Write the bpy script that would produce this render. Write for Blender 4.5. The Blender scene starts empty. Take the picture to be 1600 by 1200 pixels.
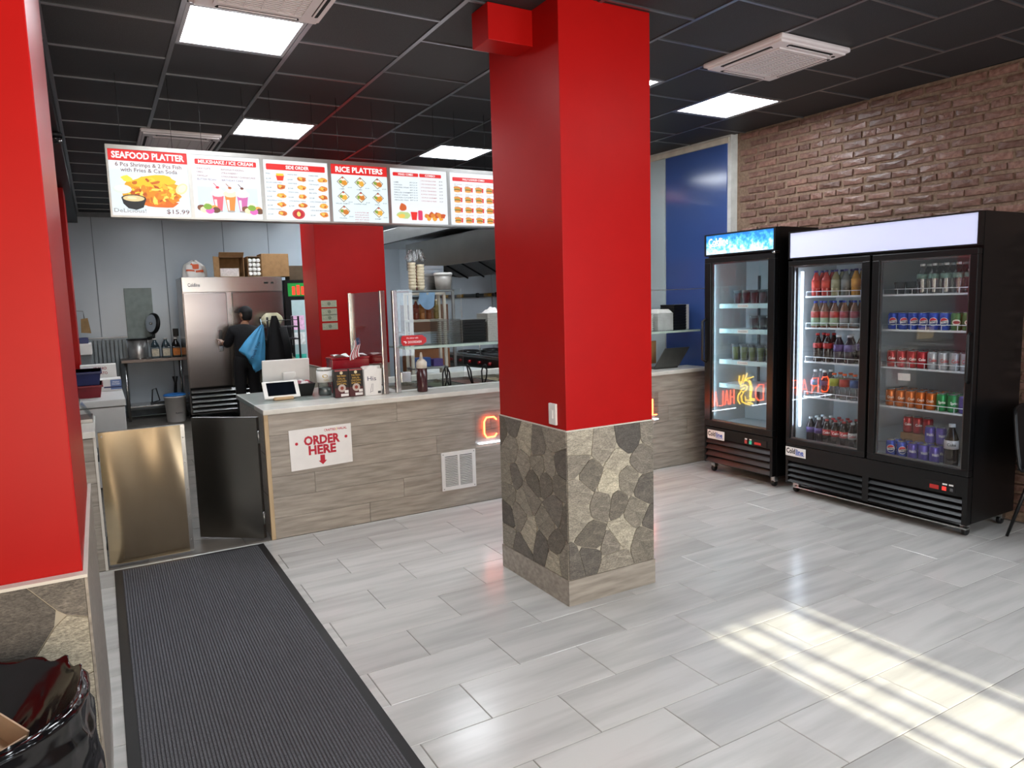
import bpy, bmesh, math, random
from mathutils import Vector, Matrix
random.seed(7)
PI = math.pi
S = bpy.context.scene
COL = S.collection

# ------------------------------------------------------------------ camera
def cam_axes(yaw, pitch, roll):
    cy, sy, cp, sp = math.cos(yaw), math.sin(yaw), math.cos(pitch), math.sin(pitch)
    f = Vector((sy*cp, cy*cp, -sp)); r = Vector((cy, -sy, 0)); u = r.cross(f)
    cr, sr = math.cos(roll), math.sin(roll)
    return cr*r + sr*u, -sr*r + cr*u, f
CR, CU, CF = cam_axes(0.5201, 0.1167, -0.0292)
cd = bpy.data.cameras.new('camera'); cam = bpy.data.objects.new('camera', cd); COL.objects.link(cam)
cd.sensor_width = 36.0; cd.lens = 36.0*1119.07/1600.0; cd.clip_start = 0.05
m = Matrix((( CR.x, CU.x, -CF.x, 0), (CR.y, CU.y, -CF.y, 0), (CR.z, CU.z, -CF.z, 1.644), (0, 0, 0, 1)))
cam.matrix_world = m
S.camera = cam

# ------------------------------------------------------------------ world, sun, daylight
w = bpy.data.worlds.new('sky'); S.world = w; w.use_nodes = True
bg = w.node_tree.nodes['Background']
sky = w.node_tree.nodes.new('ShaderNodeTexSky'); sky.sky_type = 'HOSEK_WILKIE'; sky.sun_direction = (0, -0.88, 0.47); sky.turbidity = 3
w.node_tree.links.new(sky.outputs[0], bg.inputs[0]); bg.inputs[1].default_value = 1.0
sd = bpy.data.lights.new('sun', 'SUN'); sun = bpy.data.objects.new('sun', sd); COL.objects.link(sun)
sd.energy = 3.4; sd.angle = 0.014; sd.color = (1.0, 0.90, 0.70)
sun.location = (2.7, -6, 6)
sun.rotation_euler = Vector((0.0, 0.885, -0.465)).to_track_quat('-Z', 'Y').to_euler()
def area(name, loc, size, energy, color, direction):
    l = bpy.data.lights.new(name, 'AREA'); l.shape = 'RECTANGLE'; l.size, l.size_y = size
    l.energy = energy; l.color = color
    o = bpy.data.objects.new(name, l); COL.objects.link(o); o.location = loc
    o.rotation_euler = Vector(direction).to_track_quat('-Z', 'Z').to_euler()
    return o
# daylight entering through the shop windows behind the camera
area('daylight_window_left', (-0.2, -2.05, 1.6), (1.8, 1.9), 20, (1.0, 0.76, 0.54), (0, 1, 0))
area('daylight_window_middle', (1.55, -2.05, 1.6), (1.4, 1.9), 22, (1.0, 0.97, 0.93), (0, 1, 0))
area('daylight_window_right', (4.2, -2.05, 1.6), (2.0, 1.9), 26, (0.78, 0.88, 1.0), (0, 1, 0))
# added low lamp standing in for sunlight off the pavement; warms the steel gate
lo = area('low_fill_lamp', (0.3, -2.04, 0.75), (2.2, 0.5), 5, (1.0, 0.86, 0.70), (0.13, 0.93, 0.33)); lo.data.spread = math.radians(75)
vs = S.view_settings
vs.view_transform = 'Standard'; vs.look = 'None'; vs.gamma = 1.0; vs.use_curve_mapping = False
vs.exposure = 1.75

# ------------------------------------------------------------------ materials
MATS = {}
def hexc(h):
    h = h.lstrip('#'); c = [int(h[i:i+2], 16)/255 for i in (0, 2, 4)]
    return tuple(x/12.92 if x <= 0.04045 else ((x+0.055)/1.055)**2.4 for x in c)
def colr(c): return hexc(c) if isinstance(c, str) else c
def mat(name, c='#888888', rough=0.5, metal=0.0, spec=0.5, em=0.0, emc=None, trans=0.0, var=0.12, scale=12.0,
        stretch=(1, 1, 1), bump=0.0, alpha=1.0, ior=1.45, coat=0.0, c2=None, rnd=0.0, hard=None):
    if name in MATS: return MATS[name]
    m = bpy.data.materials.new(name); m.use_nodes = True; MATS[name] = m
    nt = m.node_tree; N = nt.nodes; L = nt.links; b = N['Principled BSDF']
    c = colr(c)
    tc = N.new('ShaderNodeTexCoord'); mp = N.new('ShaderNodeMapping'); mp.inputs['Scale'].default_value = stretch
    L.new(tc.outputs['Object'], mp.inputs[0])
    src = mp.outputs[0]
    if rnd:
        oi = N.new('ShaderNodeObjectInfo'); ad = N.new('ShaderNodeVectorMath'); ad.operation = 'ADD'
        mu = N.new('ShaderNodeMath'); mu.operation = 'MULTIPLY'; mu.inputs[1].default_value = 57.0
        L.new(oi.outputs['Random'], mu.inputs[0]); L.new(mu.outputs[0], ad.inputs[1]); L.new(src, ad.inputs[0]); src = ad.outputs[0]
    nz = N.new('ShaderNodeTexNoise'); nz.inputs['Scale'].default_value = scale; nz.inputs['Detail'].default_value = 4
    L.new(src, nz.inputs['Vector'])
    rp = N.new('ShaderNodeValToRGB')
    lo, hi = (0.3, 0.7) if hard is None else hard
    rp.color_ramp.elements[0].position = lo; rp.color_ramp.elements[1].position = hi
    if c2 is None:
        a = tuple(max(0, x*(1-var)) for x in c); d = tuple(min(1, x*(1+var)) for x in c)
    else: a, d = c, colr(c2)
    rp.color_ramp.elements[0].color = (*a, 1); rp.color_ramp.elements[1].color = (*d, 1)
    L.new(nz.outputs['Fac'], rp.inputs[0])
    out = rp.outputs[0]
    if rnd:
        hs = N.new('ShaderNodeHueSaturation'); mr = N.new('ShaderNodeMapRange')
        mr.inputs['To Min'].default_value = 1-rnd; mr.inputs['To Max'].default_value = 1+rnd
        L.new(oi.outputs['Random'], mr.inputs[0]); L.new(mr.outputs[0], hs.inputs['Value']); L.new(out, hs.inputs['Color']); out = hs.outputs[0]
    L.new(out, b.inputs['Base Color'])
    b.inputs['Roughness'].default_value = rough; b.inputs['Metallic'].default_value = metal
    b.inputs['Specular IOR Level'].default_value = spec; b.inputs['IOR'].default_value = ior
    b.inputs['Transmission Weight'].default_value = trans; b.inputs['Alpha'].default_value = alpha
    b.inputs['Coat Weight'].default_value = coat
    if em:
        if emc is None: L.new(out, b.inputs['Emission Color'])
        else: b.inputs['Emission Color'].default_value = (*colr(emc), 1)
        b.inputs['Emission Strength'].default_value = em
    if bump:
        bp = N.new('ShaderNodeBump'); bp.inputs['Strength'].default_value = bump; bp.inputs['Distance'].default_value = 0.01
        L.new(nz.outputs['Fac'], bp.inputs['Height']); L.new(bp.outputs[0], b.inputs['Normal'])
    return m
def glass(name, tint=(1, 1, 1), refl=0.06, rough=0.0):
    if name in MATS: return MATS[name]
    m = bpy.data.materials.new(name); m.use_nodes = True; MATS[name] = m
    nt = m.node_tree; N = nt.nodes; L = nt.links
    N.remove(N['Principled BSDF']); out = N['Material Output']
    tr = N.new('ShaderNodeBsdfTransparent'); tr.inputs[0].default_value = (*tint, 1)
    gl = N.new('ShaderNodeBsdfGlossy'); gl.inputs['Roughness'].default_value = rough
    lw = N.new('ShaderNodeLayerWeight'); lw.inputs[0].default_value = 0.15
    mr = N.new('ShaderNodeMapRange'); mr.inputs['To Min'].default_value = refl; mr.inputs['To Max'].default_value = min(1, refl+0.6)
    mx = N.new('ShaderNodeMixShader')
    L.new(lw.outputs['Fresnel'], mr.inputs[0]); L.new(mr.outputs[0], mx.inputs[0])
    L.new(tr.outputs[0], mx.inputs[1]); L.new(gl.outputs[0], mx.inputs[2]); L.new(mx.outputs[0], out.inputs[0])
    return m
def flat(c, em=0.0, rough=0.5):           # ink and plain plastics, by colour
    return mat('ink_%s_%s_%s' % (c, em, rough), c, rough=rough, var=0.03, em=em)

# ------------------------------------------------------------------ mesh builder
WLOC = {}
class MB:
    def __init__(s): s.v = []; s.f = []; s.fm = []; s.mi = 0; s.sm = []; s.T = None; s.smooth = False
    def m(s, i): s.mi = i; return s
    def add(s, vs, fs, smooth=None):
        o = len(s.v)
        if s.T is not None: vs = [s.T @ Vector(p) for p in vs]
        s.v += [tuple(p) for p in vs]
        for f in fs: s.f.append([o+i for i in f]); s.fm.append(s.mi); s.sm.append(s.smooth if smooth is None else smooth)
        return s
    def box(s, x0, x1, y0, y1, z0, z1):
        return s.add([(x0,y0,z0),(x1,y0,z0),(x1,y1,z0),(x0,y1,z0),(x0,y0,z1),(x1,y0,z1),(x1,y1,z1),(x0,y1,z1)],
                     [(0,3,2,1),(4,5,6,7),(0,1,5,4),(1,2,6,5),(2,3,7,6),(3,0,4,7)])
    def bb(s, x0, x1, y0, y1, z0, z1, b=0.005):      # bevelled box
        bm = bmesh.new(); bmesh.ops.create_cube(bm, size=1)
        for v in bm.verts: v.co = Vector(((x0+x1)/2+v.co.x*(x1-x0), (y0+y1)/2+v.co.y*(y1-y0), (z0+z1)/2+v.co.z*(z1-z0)))
        b = min(b, 0.45*min(x1-x0, y1-y0, z1-z0))
        bmesh.ops.bevel(bm, geom=list(bm.edges), offset=b, segments=2, affect='EDGES', profile=0.6)
        return s.bm(bm)
    def bm(s, bm):
        bm.verts.index_update(); bm.verts.ensure_lookup_table()
        s.add([v.co.copy() for v in bm.verts], [[v.index for v in f.verts] for f in bm.faces]); bm.free(); return s
    def prism(s, poly, axis, a, b):           # poly in the plane normal to axis ('x': (y,z), 'y': (x,z), 'z': (x,y))
        n = len(poly)
        def P(p, t): return {'x': (t, p[0], p[1]), 'y': (p[0], t, p[1]), 'z': (p[0], p[1], t)}[axis]
        vs = [P(p, a) for p in poly]+[P(p, b) for p in poly]
        return s.add(vs, [list(range(n))[::-1], list(range(n, 2*n))]+[(i, (i+1) % n, n+(i+1) % n, n+i) for i in range(n)])
    def lathe(s, prof, c=(0, 0, 0), seg=20, axis='z', smooth=True, a0=0.0):   # prof [(r,h)...]
        vs = []; fs = []
        for r, h in prof:
            for k in range(seg):
                a = a0+2*PI*k/seg; x, y = r*math.cos(a), r*math.sin(a)
                p = {'z': (x, y, h), 'y': (x, h, y), 'x': (h, x, y)}[axis]
                vs.append((c[0]+p[0], c[1]+p[1], c[2]+p[2]))
        n = len(prof)
        for i in range(n-1):
            for k in range(seg):
                k2 = (k+1) % seg; fs.append((i*seg+k, i*seg+k2, (i+1)*seg+k2, (i+1)*seg+k))
        s.add(vs, fs, smooth); o = len(s.v)-len(vs)
        if prof[0][0] > 1e-6: s.f.append([o+k for k in range(seg)][::-1]); s.fm.append(s.mi); s.sm.append(False)
        if prof[-1][0] > 1e-6: s.f.append([o+(n-1)*seg+k for k in range(seg)]); s.fm.append(s.mi); s.sm.append(False)
        return s
    def cyl(s, c, r, h, axis='z', seg=16, r2=None): return s.lathe([(r, 0), (r if r2 is None else r2, h)], c, seg, axis)
    def tube(s, pts, r, seg=8, closed=False):
        pts = [Vector(p) for p in pts]; n = len(pts); vs = []; fs = []; up = None
        for i, p in enumerate(pts):
            if closed: t = pts[(i+1) % n]-pts[i-1]
            else: t = pts[min(i+1, n-1)]-pts[max(i-1, 0)]
            t.normalize()
            if up is None: up = Vector((0, 0, 1)) if abs(t.z) < 0.9 else Vector((1, 0, 0))
            a = t.cross(up)
            if a.length < 1e-4: a = t.cross(Vector((0.3, 0.9, 0.2)))
            a.normalize(); b = a.cross(t).normalized(); up = b
            rr = r[i] if isinstance(r, (list, tuple)) else r
            for k in range(seg):
                q = 2*PI*k/seg; vs.append(p+a*rr*math.cos(q)+b*rr*math.sin(q))
        m_ = n if closed else n-1
        for i in range(m_):
            j = (i+1) % n
            for k in range(seg):
                k2 = (k+1) % seg; fs.append((i*seg+k, i*seg+k2, j*seg+k2, j*seg+k))
        if not closed: fs += [list(range(seg))[::-1], [(n-1)*seg+k for k in range(seg)]]
        return s.add(vs, fs, True)
    def grid(s, fn, nu, nv, smooth=True, closed_u=False):       # fn(u,v) -> point, u,v in 0..1
        vs = [fn(i/nu, j/nv) for j in range(nv+1) for i in range(nu+1)]
        W = nu+1
        return s.add(vs, [(j*W+i, j*W+i+1, (j+1)*W+i+1, (j+1)*W+i) for j in range(nv) for i in range(nu)], smooth)
    def ball(s, c, rx, ry=None, rz=None, seg=14, rings=8):
        ry = rx if ry is None else ry; rz = rx if rz is None else rz
        def fn(u, v): a = 2*PI*u; b = PI*(v-0.5); return (c[0]+rx*math.cos(a)*math.cos(b), c[1]+ry*math.sin(a)*math.cos(b), c[2]+rz*math.sin(b))
        return s.grid(fn, seg, rings)
    def text(s, t, o, ux, uy, size, align='LEFT', bold=0.0, width=None, bend=None):
        vs, fs = text_geo(t, align, bold)
        if width:
            xs = [p[0] for p in vs]; k = width/((max(xs)-min(xs)) or 1)
        else: k = size
        o, ux, uy = Vector(o), Vector(ux), Vector(uy)
        if bend:      # wrap round a vertical cylinder: bend=(centre xy, radius, middle angle)
            (cx, cy), R, A = bend
            return s.add([(cx+R*math.cos(A+p[0]*k/R), cy+R*math.sin(A+p[0]*k/R), o.z+p[1]*size) for p in vs], fs)
        return s.add([o+ux*(p[0]*k)+uy*(p[1]*size) for p in vs], fs)
    def build(s, name, mats, parent=None, local=False, kind=None, label=None, bevel=0.0, sharp=None):
        me = bpy.data.meshes.new(name)
        off = Vector((0, 0, 0)) if (parent is None or local) else WLOC[parent.name]
        me.from_pydata([(p[0]-off.x, p[1]-off.y, p[2]-off.z) for p in s.v], [], s.f)
        ml = mats if isinstance(mats, (list, tuple)) else [mats]
        for q in ml: me.materials.append(q)
        me.polygons.foreach_set('material_index', s.fm); me.polygons.foreach_set('use_smooth', s.sm)
        me.update()
        o = bpy.data.objects.new(name, me); COL.objects.link(o)
        if parent is not None: o.parent = parent; WLOC[o.name] = WLOC[parent.name]
        else: WLOC[o.name] = Vector((0, 0, 0))
        if kind: o['kind'] = kind
        if label: o['label'] = label
        if bevel:
            bv = o.modifiers.new('bevel', 'BEVEL'); bv.width = bevel; bv.segments = 2; bv.limit_method = 'ANGLE'
        return o
TG = {}
def text_geo(t, align='LEFT', bold=0.0):
    key = (t, align, bold)
    if key not in TG:
        cu = bpy.data.curves.new('t', 'FONT'); cu.body = t; cu.size = 1.0; cu.align_x = align; cu.align_y = 'CENTER'; cu.offset = bold; cu.resolution_u = 2
        ob = bpy.data.objects.new('t', cu); COL.objects.link(ob)
        me = ob.to_mesh()
        TG[key] = ([tuple(v.co) for v in me.vertices], [list(p.vertices) for p in me.polygons])
        ob.to_mesh_clear(); bpy.data.objects.remove(ob); bpy.data.curves.remove(cu)
    return TG[key]
def tag(o, label=None, cat=None, group=None, kind=None):
    if label: o['label'] = label
    if cat: o['category'] = cat
    if group: o['group'] = group
    if kind: o['kind'] = kind
    return o
def thing(name, label, cat, loc=(0, 0, 0), rz=0.0, group=None):
    o = bpy.data.objects.new(name, None); COL.objects.link(o); o.location = loc; o.rotation_euler = (0, 0, rz); o.empty_display_size = 0.1
    WLOC[o.name] = Vector(loc)
    return tag(o, label, cat, group)
def obj1(name, mb, mats, label, cat, loc, group=None, rz=0.0):     # a thing that is a single mesh, built round its own origin
    o = mb.build(name, mats, None); o.location = loc; o.rotation_euler = (0, 0, rz)
    return tag(o, label, cat, group)
def struct(name, mb, mats, parent=None): return mb.build(name, mats, parent, kind=None if parent else 'structure')
def dup(root, loc, rz=None, label=None, group=None):
    r = root.copy(); COL.objects.link(r); r.location = loc
    if rz is not None: r.rotation_euler = (0, 0, rz)
    if label: r['label'] = label
    if group: r['group'] = group
    for ch in root.children:
        c = ch.copy(); COL.objects.link(c); c.parent = r
        for g in ch.children:
            d = g.copy(); COL.objects.link(d); d.parent = c
    return r
def piece(name, me, parent, loc, rot=None, scale=None):     # one of many alike pieces sharing mesh data
    o = bpy.data.objects.new(name, me); COL.objects.link(o); o.parent = parent; o.location = loc
    if rot: o.rotation_euler = rot
    if scale: o.scale = scale
    return o
def mesh_of(mb, name, mats):
    o = mb.build(name, mats); me = o.data; bpy.data.objects.remove(o); return me

# ------------------------------------------------------------------ shared materials
def wood_tile(name, ca, cb, rough=0.35, rnd=0.08):
    return mat(name, ca, c2=cb, rough=rough, scale=5.0, stretch=(0.9, 6, 9), rnd=rnd, hard=(0.32, 0.68))
M_RED = mat('red_paint', '#A00F0D', rough=0.38, var=0.03, scale=6, spec=0.14)
M_BLACK = mat('black_metal', '#0A0A0B', rough=0.32, var=0.1)
M_BLACKP = mat('black_plastic', '#0C0C0D', rough=0.45, var=0.1)
M_STEEL = mat('brushed_steel', '#B9B9B7', rough=0.24, metal=1.0, var=0.05, scale=9, stretch=(1, 1, 30))
M_STEELD = mat('dull_steel', '#8F8F8D', rough=0.38, metal=1.0, var=0.08, scale=7)
M_CHROME = mat('chrome', '#D8D8D8', rough=0.12, metal=1.0, var=0.03)
M_WHITE = mat('white_plastic', '#DAD8D4', rough=0.4, var=0.03)
M_CARD = mat('cardboard', '#94714B', rough=0.85, var=0.12, scale=20)
M_PAPER = mat('white_paper', '#E4E2DE', rough=0.7, var=0.03)
M_GLASS = glass('clear_glass', (0.97, 0.985, 0.98), 0.06)
M_CLEARP = glass('clear_plastic', (0.86, 0.88, 0.88), 0.12, 0.12)
# ================================================================== THE SETTING
CZ = 3.127                                   # ceiling height
FRONT, BACK, LEFT = -2.2, 12.6, -1.2
A_W = 0.039                                 # the party wall on the right runs slightly askew
def xw(y): return 5.36-0.039*(y-4.88)      # brick face
def xp(y): return 5.285-0.05*(y-4.96)       # panelled kitchen wall face

# ---- floor of the dining room: grey plank tiles in half bond
M_GROUT = mat('floor_grout', '#77746E', rough=0.8)
M_TILE = mat('floor_tile', '#AFAEAA', c2='#C3C2BE', rough=0.2, scale=2.6, stretch=(0.5, 4.5, 1), rnd=0.055, hard=(0.33, 0.62))
fl = MB(); fl.box(LEFT, 5.75, FRONT, 5.15, -0.06, -0.003); floor = struct('floor', fl, M_GROUT)
TW, TL, TX0, TY0 = 0.305, 0.618, 0.9159, 2.677
tile_me = {}
def tile_mesh(lx, ly, mname, M, gap=0.0032):
    k = (round(lx, 3), round(ly, 3), mname)
    if k not in tile_me:
        a, b, e = lx/2-gap/2, ly/2-gap/2, 0.002
        t = MB(); t.add([(-a,-b,-0.012),(a,-b,-0.012),(a,b,-0.012),(-a,b,-0.012),(-a,-b,-e),(a,-b,-e),(a,b,-e),(-a,b,-e),
                         (-a+e,-b+e,0),(a-e,-b+e,0),(a-e,b-e,0),(-a+e,b-e,0)],
                        [(0,1,5,4),(1,2,6,5),(2,3,7,6),(3,0,4,7),(4,5,9,8),(5,6,10,9),(6,7,11,10),(7,4,8,11),(8,9,10,11)])
        tile_me[k] = mesh_of(t, mname, M)
    return tile_me[k]
for r in range(-9, 16):
    y1 = min(TY0-r*TW, 5.135); y0 = max(TY0-(r+1)*TW, FRONT)
    if y1-y0 < 0.01: continue
    off = TX0+(TL/2 if r % 2 == 0 else 0)
    k0 = math.floor((LEFT-off)/TL)
    for k in range(k0, k0+13):
        x0 = max(off+k*TL, LEFT); x1 = min(off+(k+1)*TL, xw((y0+y1)/2)-0.01)
        if x1-x0 < 0.03: continue
        piece('floor_tile', tile_mesh(x1-x0, y1-y0, 'floor_tile', M_TILE), floor, ((x0+x1)/2, (y0+y1)/2, 0))
# ---- kitchen floor: brown-grey quarry tiles
M_QUARRY = mat('quarry_tile', '#5A544D', c2='#6E675F', rough=0.45, scale=6, rnd=0.08)
fk = MB(); fk.box(LEFT, 5.3, 5.15, BACK, -0.06, -0.004); floork = struct('floor_kitchen', fk, mat('kitchen_grout', '#6b665e', rough=0.8))
for r in range(25):
    y0 = 5.15+r*0.305; y1 = min(y0+0.305, BACK)
    for k in range(-1, 5):
        x0 = -0.45+0.61*k+(0.305 if r % 2 else 0)
        piece('quarry_tile', tile_mesh(0.61, y1-y0, 'quarry_tile', M_QUARRY), floork, (x0+0.305, (y0+y1)/2, 0))

# ---- ceiling: black speckled panels in a staggered tee grid
M_CPANEL = mat('ceiling_panel', '#1E1E20', c2='#4C4B4D', rough=0.6, scale=260, hard=(0.5, 0.72), spec=0.5)
M_TEE = mat('ceiling_tee', '#8C8C90', rough=0.3, metal=0.85, var=0.05)
ce = MB(); ce.box(LEFT, 5.75, FRONT, BACK, CZ+0.015, CZ+0.1); ceiling = struct('ceiling', ce, mat('ceiling_deck', '#0a0a0a', rough=0.9))
CX = [-0.123+0.6130*k for k in range(-2, 10)]
CA = 4.245
LIGHTS = {(3, 3.94), (4, 6.075), (7, 6.38), (9, 3.94), (7, 3.94), (5, 0.28), (3, 1.5), (8, 0.585), (5, 9.125), (3, 9.43), (7, 11.26), (2, 10.65), (4, 8.51), (6, 7.9), (6, 10.34), (5, 10.95)}  # rear kitchen panels are added out of view to brighten the kitchen
ACS = {(3, 3.33), (8, 2.98), (3, 6.99-0.305)}
tee_len = {}
def tee(parent, p0, p1, wd=0.024):
    L_ = (Vector(p1)-Vector(p0)).length; k = (round(L_, 2), wd)
    if k not in tee_len:
        t = MB(); t.box(-wd/2, wd/2, -L_/2, L_/2, -0.006, 0.004); tee_len[k] = mesh_of(t, 'ceiling_tee', M_TEE)
    d = Vector(p1)-Vector(p0)
    piece('ceiling_tee', tee_len[k], parent, (Vector(p0)+Vector(p1))/2, (0, 0, math.atan2(-d.x, d.y)))
pan_me = {}
def ceil_panel(x0, x1, y0, y1):
    k = (round(x1-x0, 3), round(y1-y0, 3))
    if k not in pan_me:
        a, b = k[0]/2-0.013, k[1]/2-0.013
        pan_me[k] = mesh_of(MB().box(-a, a, -b, b, 0.0, 0.012), 'ceiling_panel', M_CPANEL)
    piece('ceiling_panel', pan_me[k], ceiling, ((x0+x1)/2, (y0+y1)/2, CZ))
LIGHT_CELLS = []; AC_CELLS = []
for c in range(len(CX)-1):
    x0, x1 = CX[c], CX[c+1]
    x0c, x1c = max(x0, -0.123), x1
    if x1 < -0.1: continue
    base = CA if (c % 2 == 0) else CA+0.305
    k0 = math.floor((FRONT-base)/0.61)
    for k in range(k0, k0+27):
        y0 = base+0.61*k; y1 = y0+0.61
        if y1 <= FRONT+0.02 or y0 >= BACK-0.02: continue
        hit = [l for l in LIGHTS if l[0] == c and abs(l[1]-y0) < 0.12]; ac = [l for l in ACS if l[0] == c and abs(l[1]-y0) < 0.16]
        y0 = max(y0, FRONT); y1 = min(y1, BACK)
        xe = min(x1, xw((y0+y1)/2)-0.004)
        if xe-x0c < 0.04: continue
        tee(ceiling, (x0c+0.012, y1, CZ), (xe-0.012, y1, CZ), 0.016) if y1 < BACK-0.02 else None
        if hit: LIGHT_CELLS.append((x0c, xe, y0, y1))
        elif ac: AC_CELLS.append((x0c, xe, y0, y1))
        else: ceil_panel(x0c, xe, y0, y1)
for x in CX:
    if -0.2 < x < 5.2:
        y = FRONT
        while y < BACK-0.01: e = min(y+3.7, BACK); tee(ceiling, (x, y, CZ), (x, e, CZ)); y = e

# ---- walls
M_WALLK = mat('kitchen_panel', '#B0BAC2', rough=0.25, var=0.03, scale=2)
M_SEAM = mat('panel_seam', '#7C858C', rough=0.5)
b = MB(); b.box(LEFT, 5.3, BACK, BACK+0.12, 0, CZ+0.1); wback = struct('wall_back', b, M_SEAM)
xs = [LEFT, 0.036, 0.995, 1.874, 2.582, 3.5, 4.4, 5.0]
for x0, x1 in zip(xs[:-1], xs[1:]):
    MB().box(x0+0.006, x1-0.006, BACK-0.012, BACK, 0.1, CZ).build('wall_panel', M_WALLK, wback)
MB().box(LEFT, 5.0, BACK-0.03, BACK, CZ-0.07, CZ-0.005).build('cornice_strip', mat('cornice_grey', '#6f777d'), wback)
b = MB(); b.box(LEFT-0.12, LEFT, FRONT, BACK, 0, CZ+0.1); struct('wall_left', b, mat('left_wall_paint', '#A9ABAB', rough=0.6))
# soffit of black board along the left edge of the ceiling
b = MB(); b.box(LEFT, -0.135, FRONT, BACK, CZ-0.16, CZ+0.015); struct('trim_1', b, mat('black_paint', '#0B0B0C', rough=0.5))
# brick party wall
M_MORTAR = mat('mortar', '#6E5A49', c2='#8C7664', rough=0.85, scale=40, bump=0.6)
M_BRICK = mat('brick', '#62443A', c2='#86675B', rough=0.32, scale=34, rnd=0.28, bump=0.5)
def wall_pt(y, off=0.0): return (xw(y)+off, y)
wb = MB(); wb.prism([wall_pt(FRONT, 0.02), wall_pt(4.965, 0.02), wall_pt(4.965, 0.3), wall_pt(FRONT, 0.3)], 'z', 0, CZ+0.1)
wbrick = struct('wall_right', wb, M_MORTAR)
def brick_geo(t, L_, H, d0, d1, rng):
    j = lambda a: rng.uniform(-a, a)
    c = []
    for (sx, e) in ((d0, 0.0), (d1, 0.006)):
        for sy, sz in ((-1, -1), (1, -1), (1, 1), (-1, 1)):
            c.append((sx+j(0.003), sy*(L_/2-e)+j(0.004), sz*(H/2-e)+j(0.0035)))
    mid = (d1-0.004, j(0.03), j(0.008))
    o = c+[mid]
    t.add(o, [(0,1,5,4),(1,2,6,5),(2,3,7,6),(3,0,4,7),(4,5,8),(5,6,8),(6,7,8),(7,4,8)])
rng = random.Random(3)
BL, BH = 0.212, 0.0712
brick_vars = []
for i in range(8):
    t = MB(); brick_geo(t, BL-rng.uniform(0.012, 0.022), BH-rng.uniform(0.012, 0.02), 0.03, -0.002-rng.uniform(0, 0.005), rng)
    brick_vars.append(mesh_of(t, 'brick', M_BRICK))
rest = MB(); rest.T = None
nrow = int(CZ/BH)+1
for r in range(nrow):
    zc = CZ-(r+0.5)*BH
    if zc < 0.03: continue
    head = (r % 6 == 3)
    ln = BL*0.55 if head else BL
    y = 4.95-(ln/2 if r % 2 else 0)-rng.uniform(0, 0.03)
    while y-ln > FRONT+0.02:
        yc = y-ln/2; vis = zc > 2.02 and yc > 2.18
        if vis:
            piece('brick', rng.choice(brick_vars), wbrick, (xw(yc)+0.012, yc+rng.uniform(-0.006, 0.006), zc+rng.uniform(-0.004, 0.004)), (rng.uniform(-0.015, 0.015), 0, A_W), (1, (ln/BL)*rng.uniform(0.94, 1.05), rng.uniform(0.92, 1.12)))
        else:
            rest.T = Matrix.Translation((xw(yc), yc, zc)) @ Matrix.Rotation(A_W, 4, 'Z'); brick_geo(rest, ln-0.016, BH-0.014, 0.03, -0.008, rng)
        y -= ln
rest.build('brickwork', M_BRICK, wbrick, kind='stuff')
# panelled wall of the kitchen, standing proud of the bricks
pb = MB(); pb.prism([(xp(4.96), 4.96), (xp(BACK), BACK), (5.45, BACK), (5.45, 4.97)], 'z', 0, CZ+0.1); wpan = struct('wall_panelled', pb, mat('wall_white', '#C9CBC6', rough=0.5))
def xpanel(name, y0, y1, z0, z1, M, t=0.01):
    q = MB(); q.prism([(xp(y0)-t, y0), (xp(y1)-t, y1), (xp(y1)+0.004, y1), (xp(y0)+0.004, y0)], 'z', z0, z1); return q.build(name, M, wpan)
M_BLUEP = mat('blue_wall_panel', '#3C558F', rough=0.14, var=0.04, scale=2)
M_LIGHTP = mat('pale_wall_panel', '#B7C6CA', rough=0.16, var=0.03, scale=2)
for z0, z1 in ((0.1, 1.7), (1.706, 3.05)):
    xpanel('wall_panel', 5.0, 5.80, z0, z1, M_BLUEP); xpanel('wall_panel', 5.815, 6.9, z0, z1, M_LIGHTP)
    y = 6.915
    while y < BACK-0.3: xpanel('wall_panel', y, min(y+1.2, BACK-0.02), z0, z1, M_WALLK); y += 1.22
xpanel('ragged_plaster_edge', 4.98, 7.0, 3.055, CZ-0.02, mat('rough_plaster', '#C6C0B2', rough=0.9, bump=0.5), 0.014)

# shop front behind the camera: windows with added sun-blocking film either side of a clear glazed door
M_FRAME = mat('black_window_frame', '#141414', rough=0.4)
M_SUNFILM = mat('sun_block_film', '#DDE2E4', rough=0.6, var=0.02)  # opaque film added so the sun enters by the door alone
f = MB()
f.box(LEFT-0.12, 5.9, FRONT-0.15, FRONT, 2.62, CZ+0.1); f.box(2.4, 3.16, FRONT-0.15, FRONT, 2.54, 2.62); f.box(LEFT-0.12, 5.9, FRONT-0.15, FRONT, -0.06, 0.5 - 0.45)
f.box(LEFT-0.12, -1.15, FRONT-0.15, FRONT, 0.05, 2.62); f.box(0.78, 0.84, FRONT-0.15, FRONT, 0.05, 2.62); f.box(2.29, 2.40, FRONT-0.15, FRONT, 0.05, 2.62)
f.box(3.16, 3.2, FRONT-0.15, FRONT, 0.05, 2.62); f.box(5.28, 5.9, FRONT-0.15, FRONT, 0.05, 2.62)
wfront = struct('wall_front', f, mat('front_wall', '#3a3a3c', rough=0.6))
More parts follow.
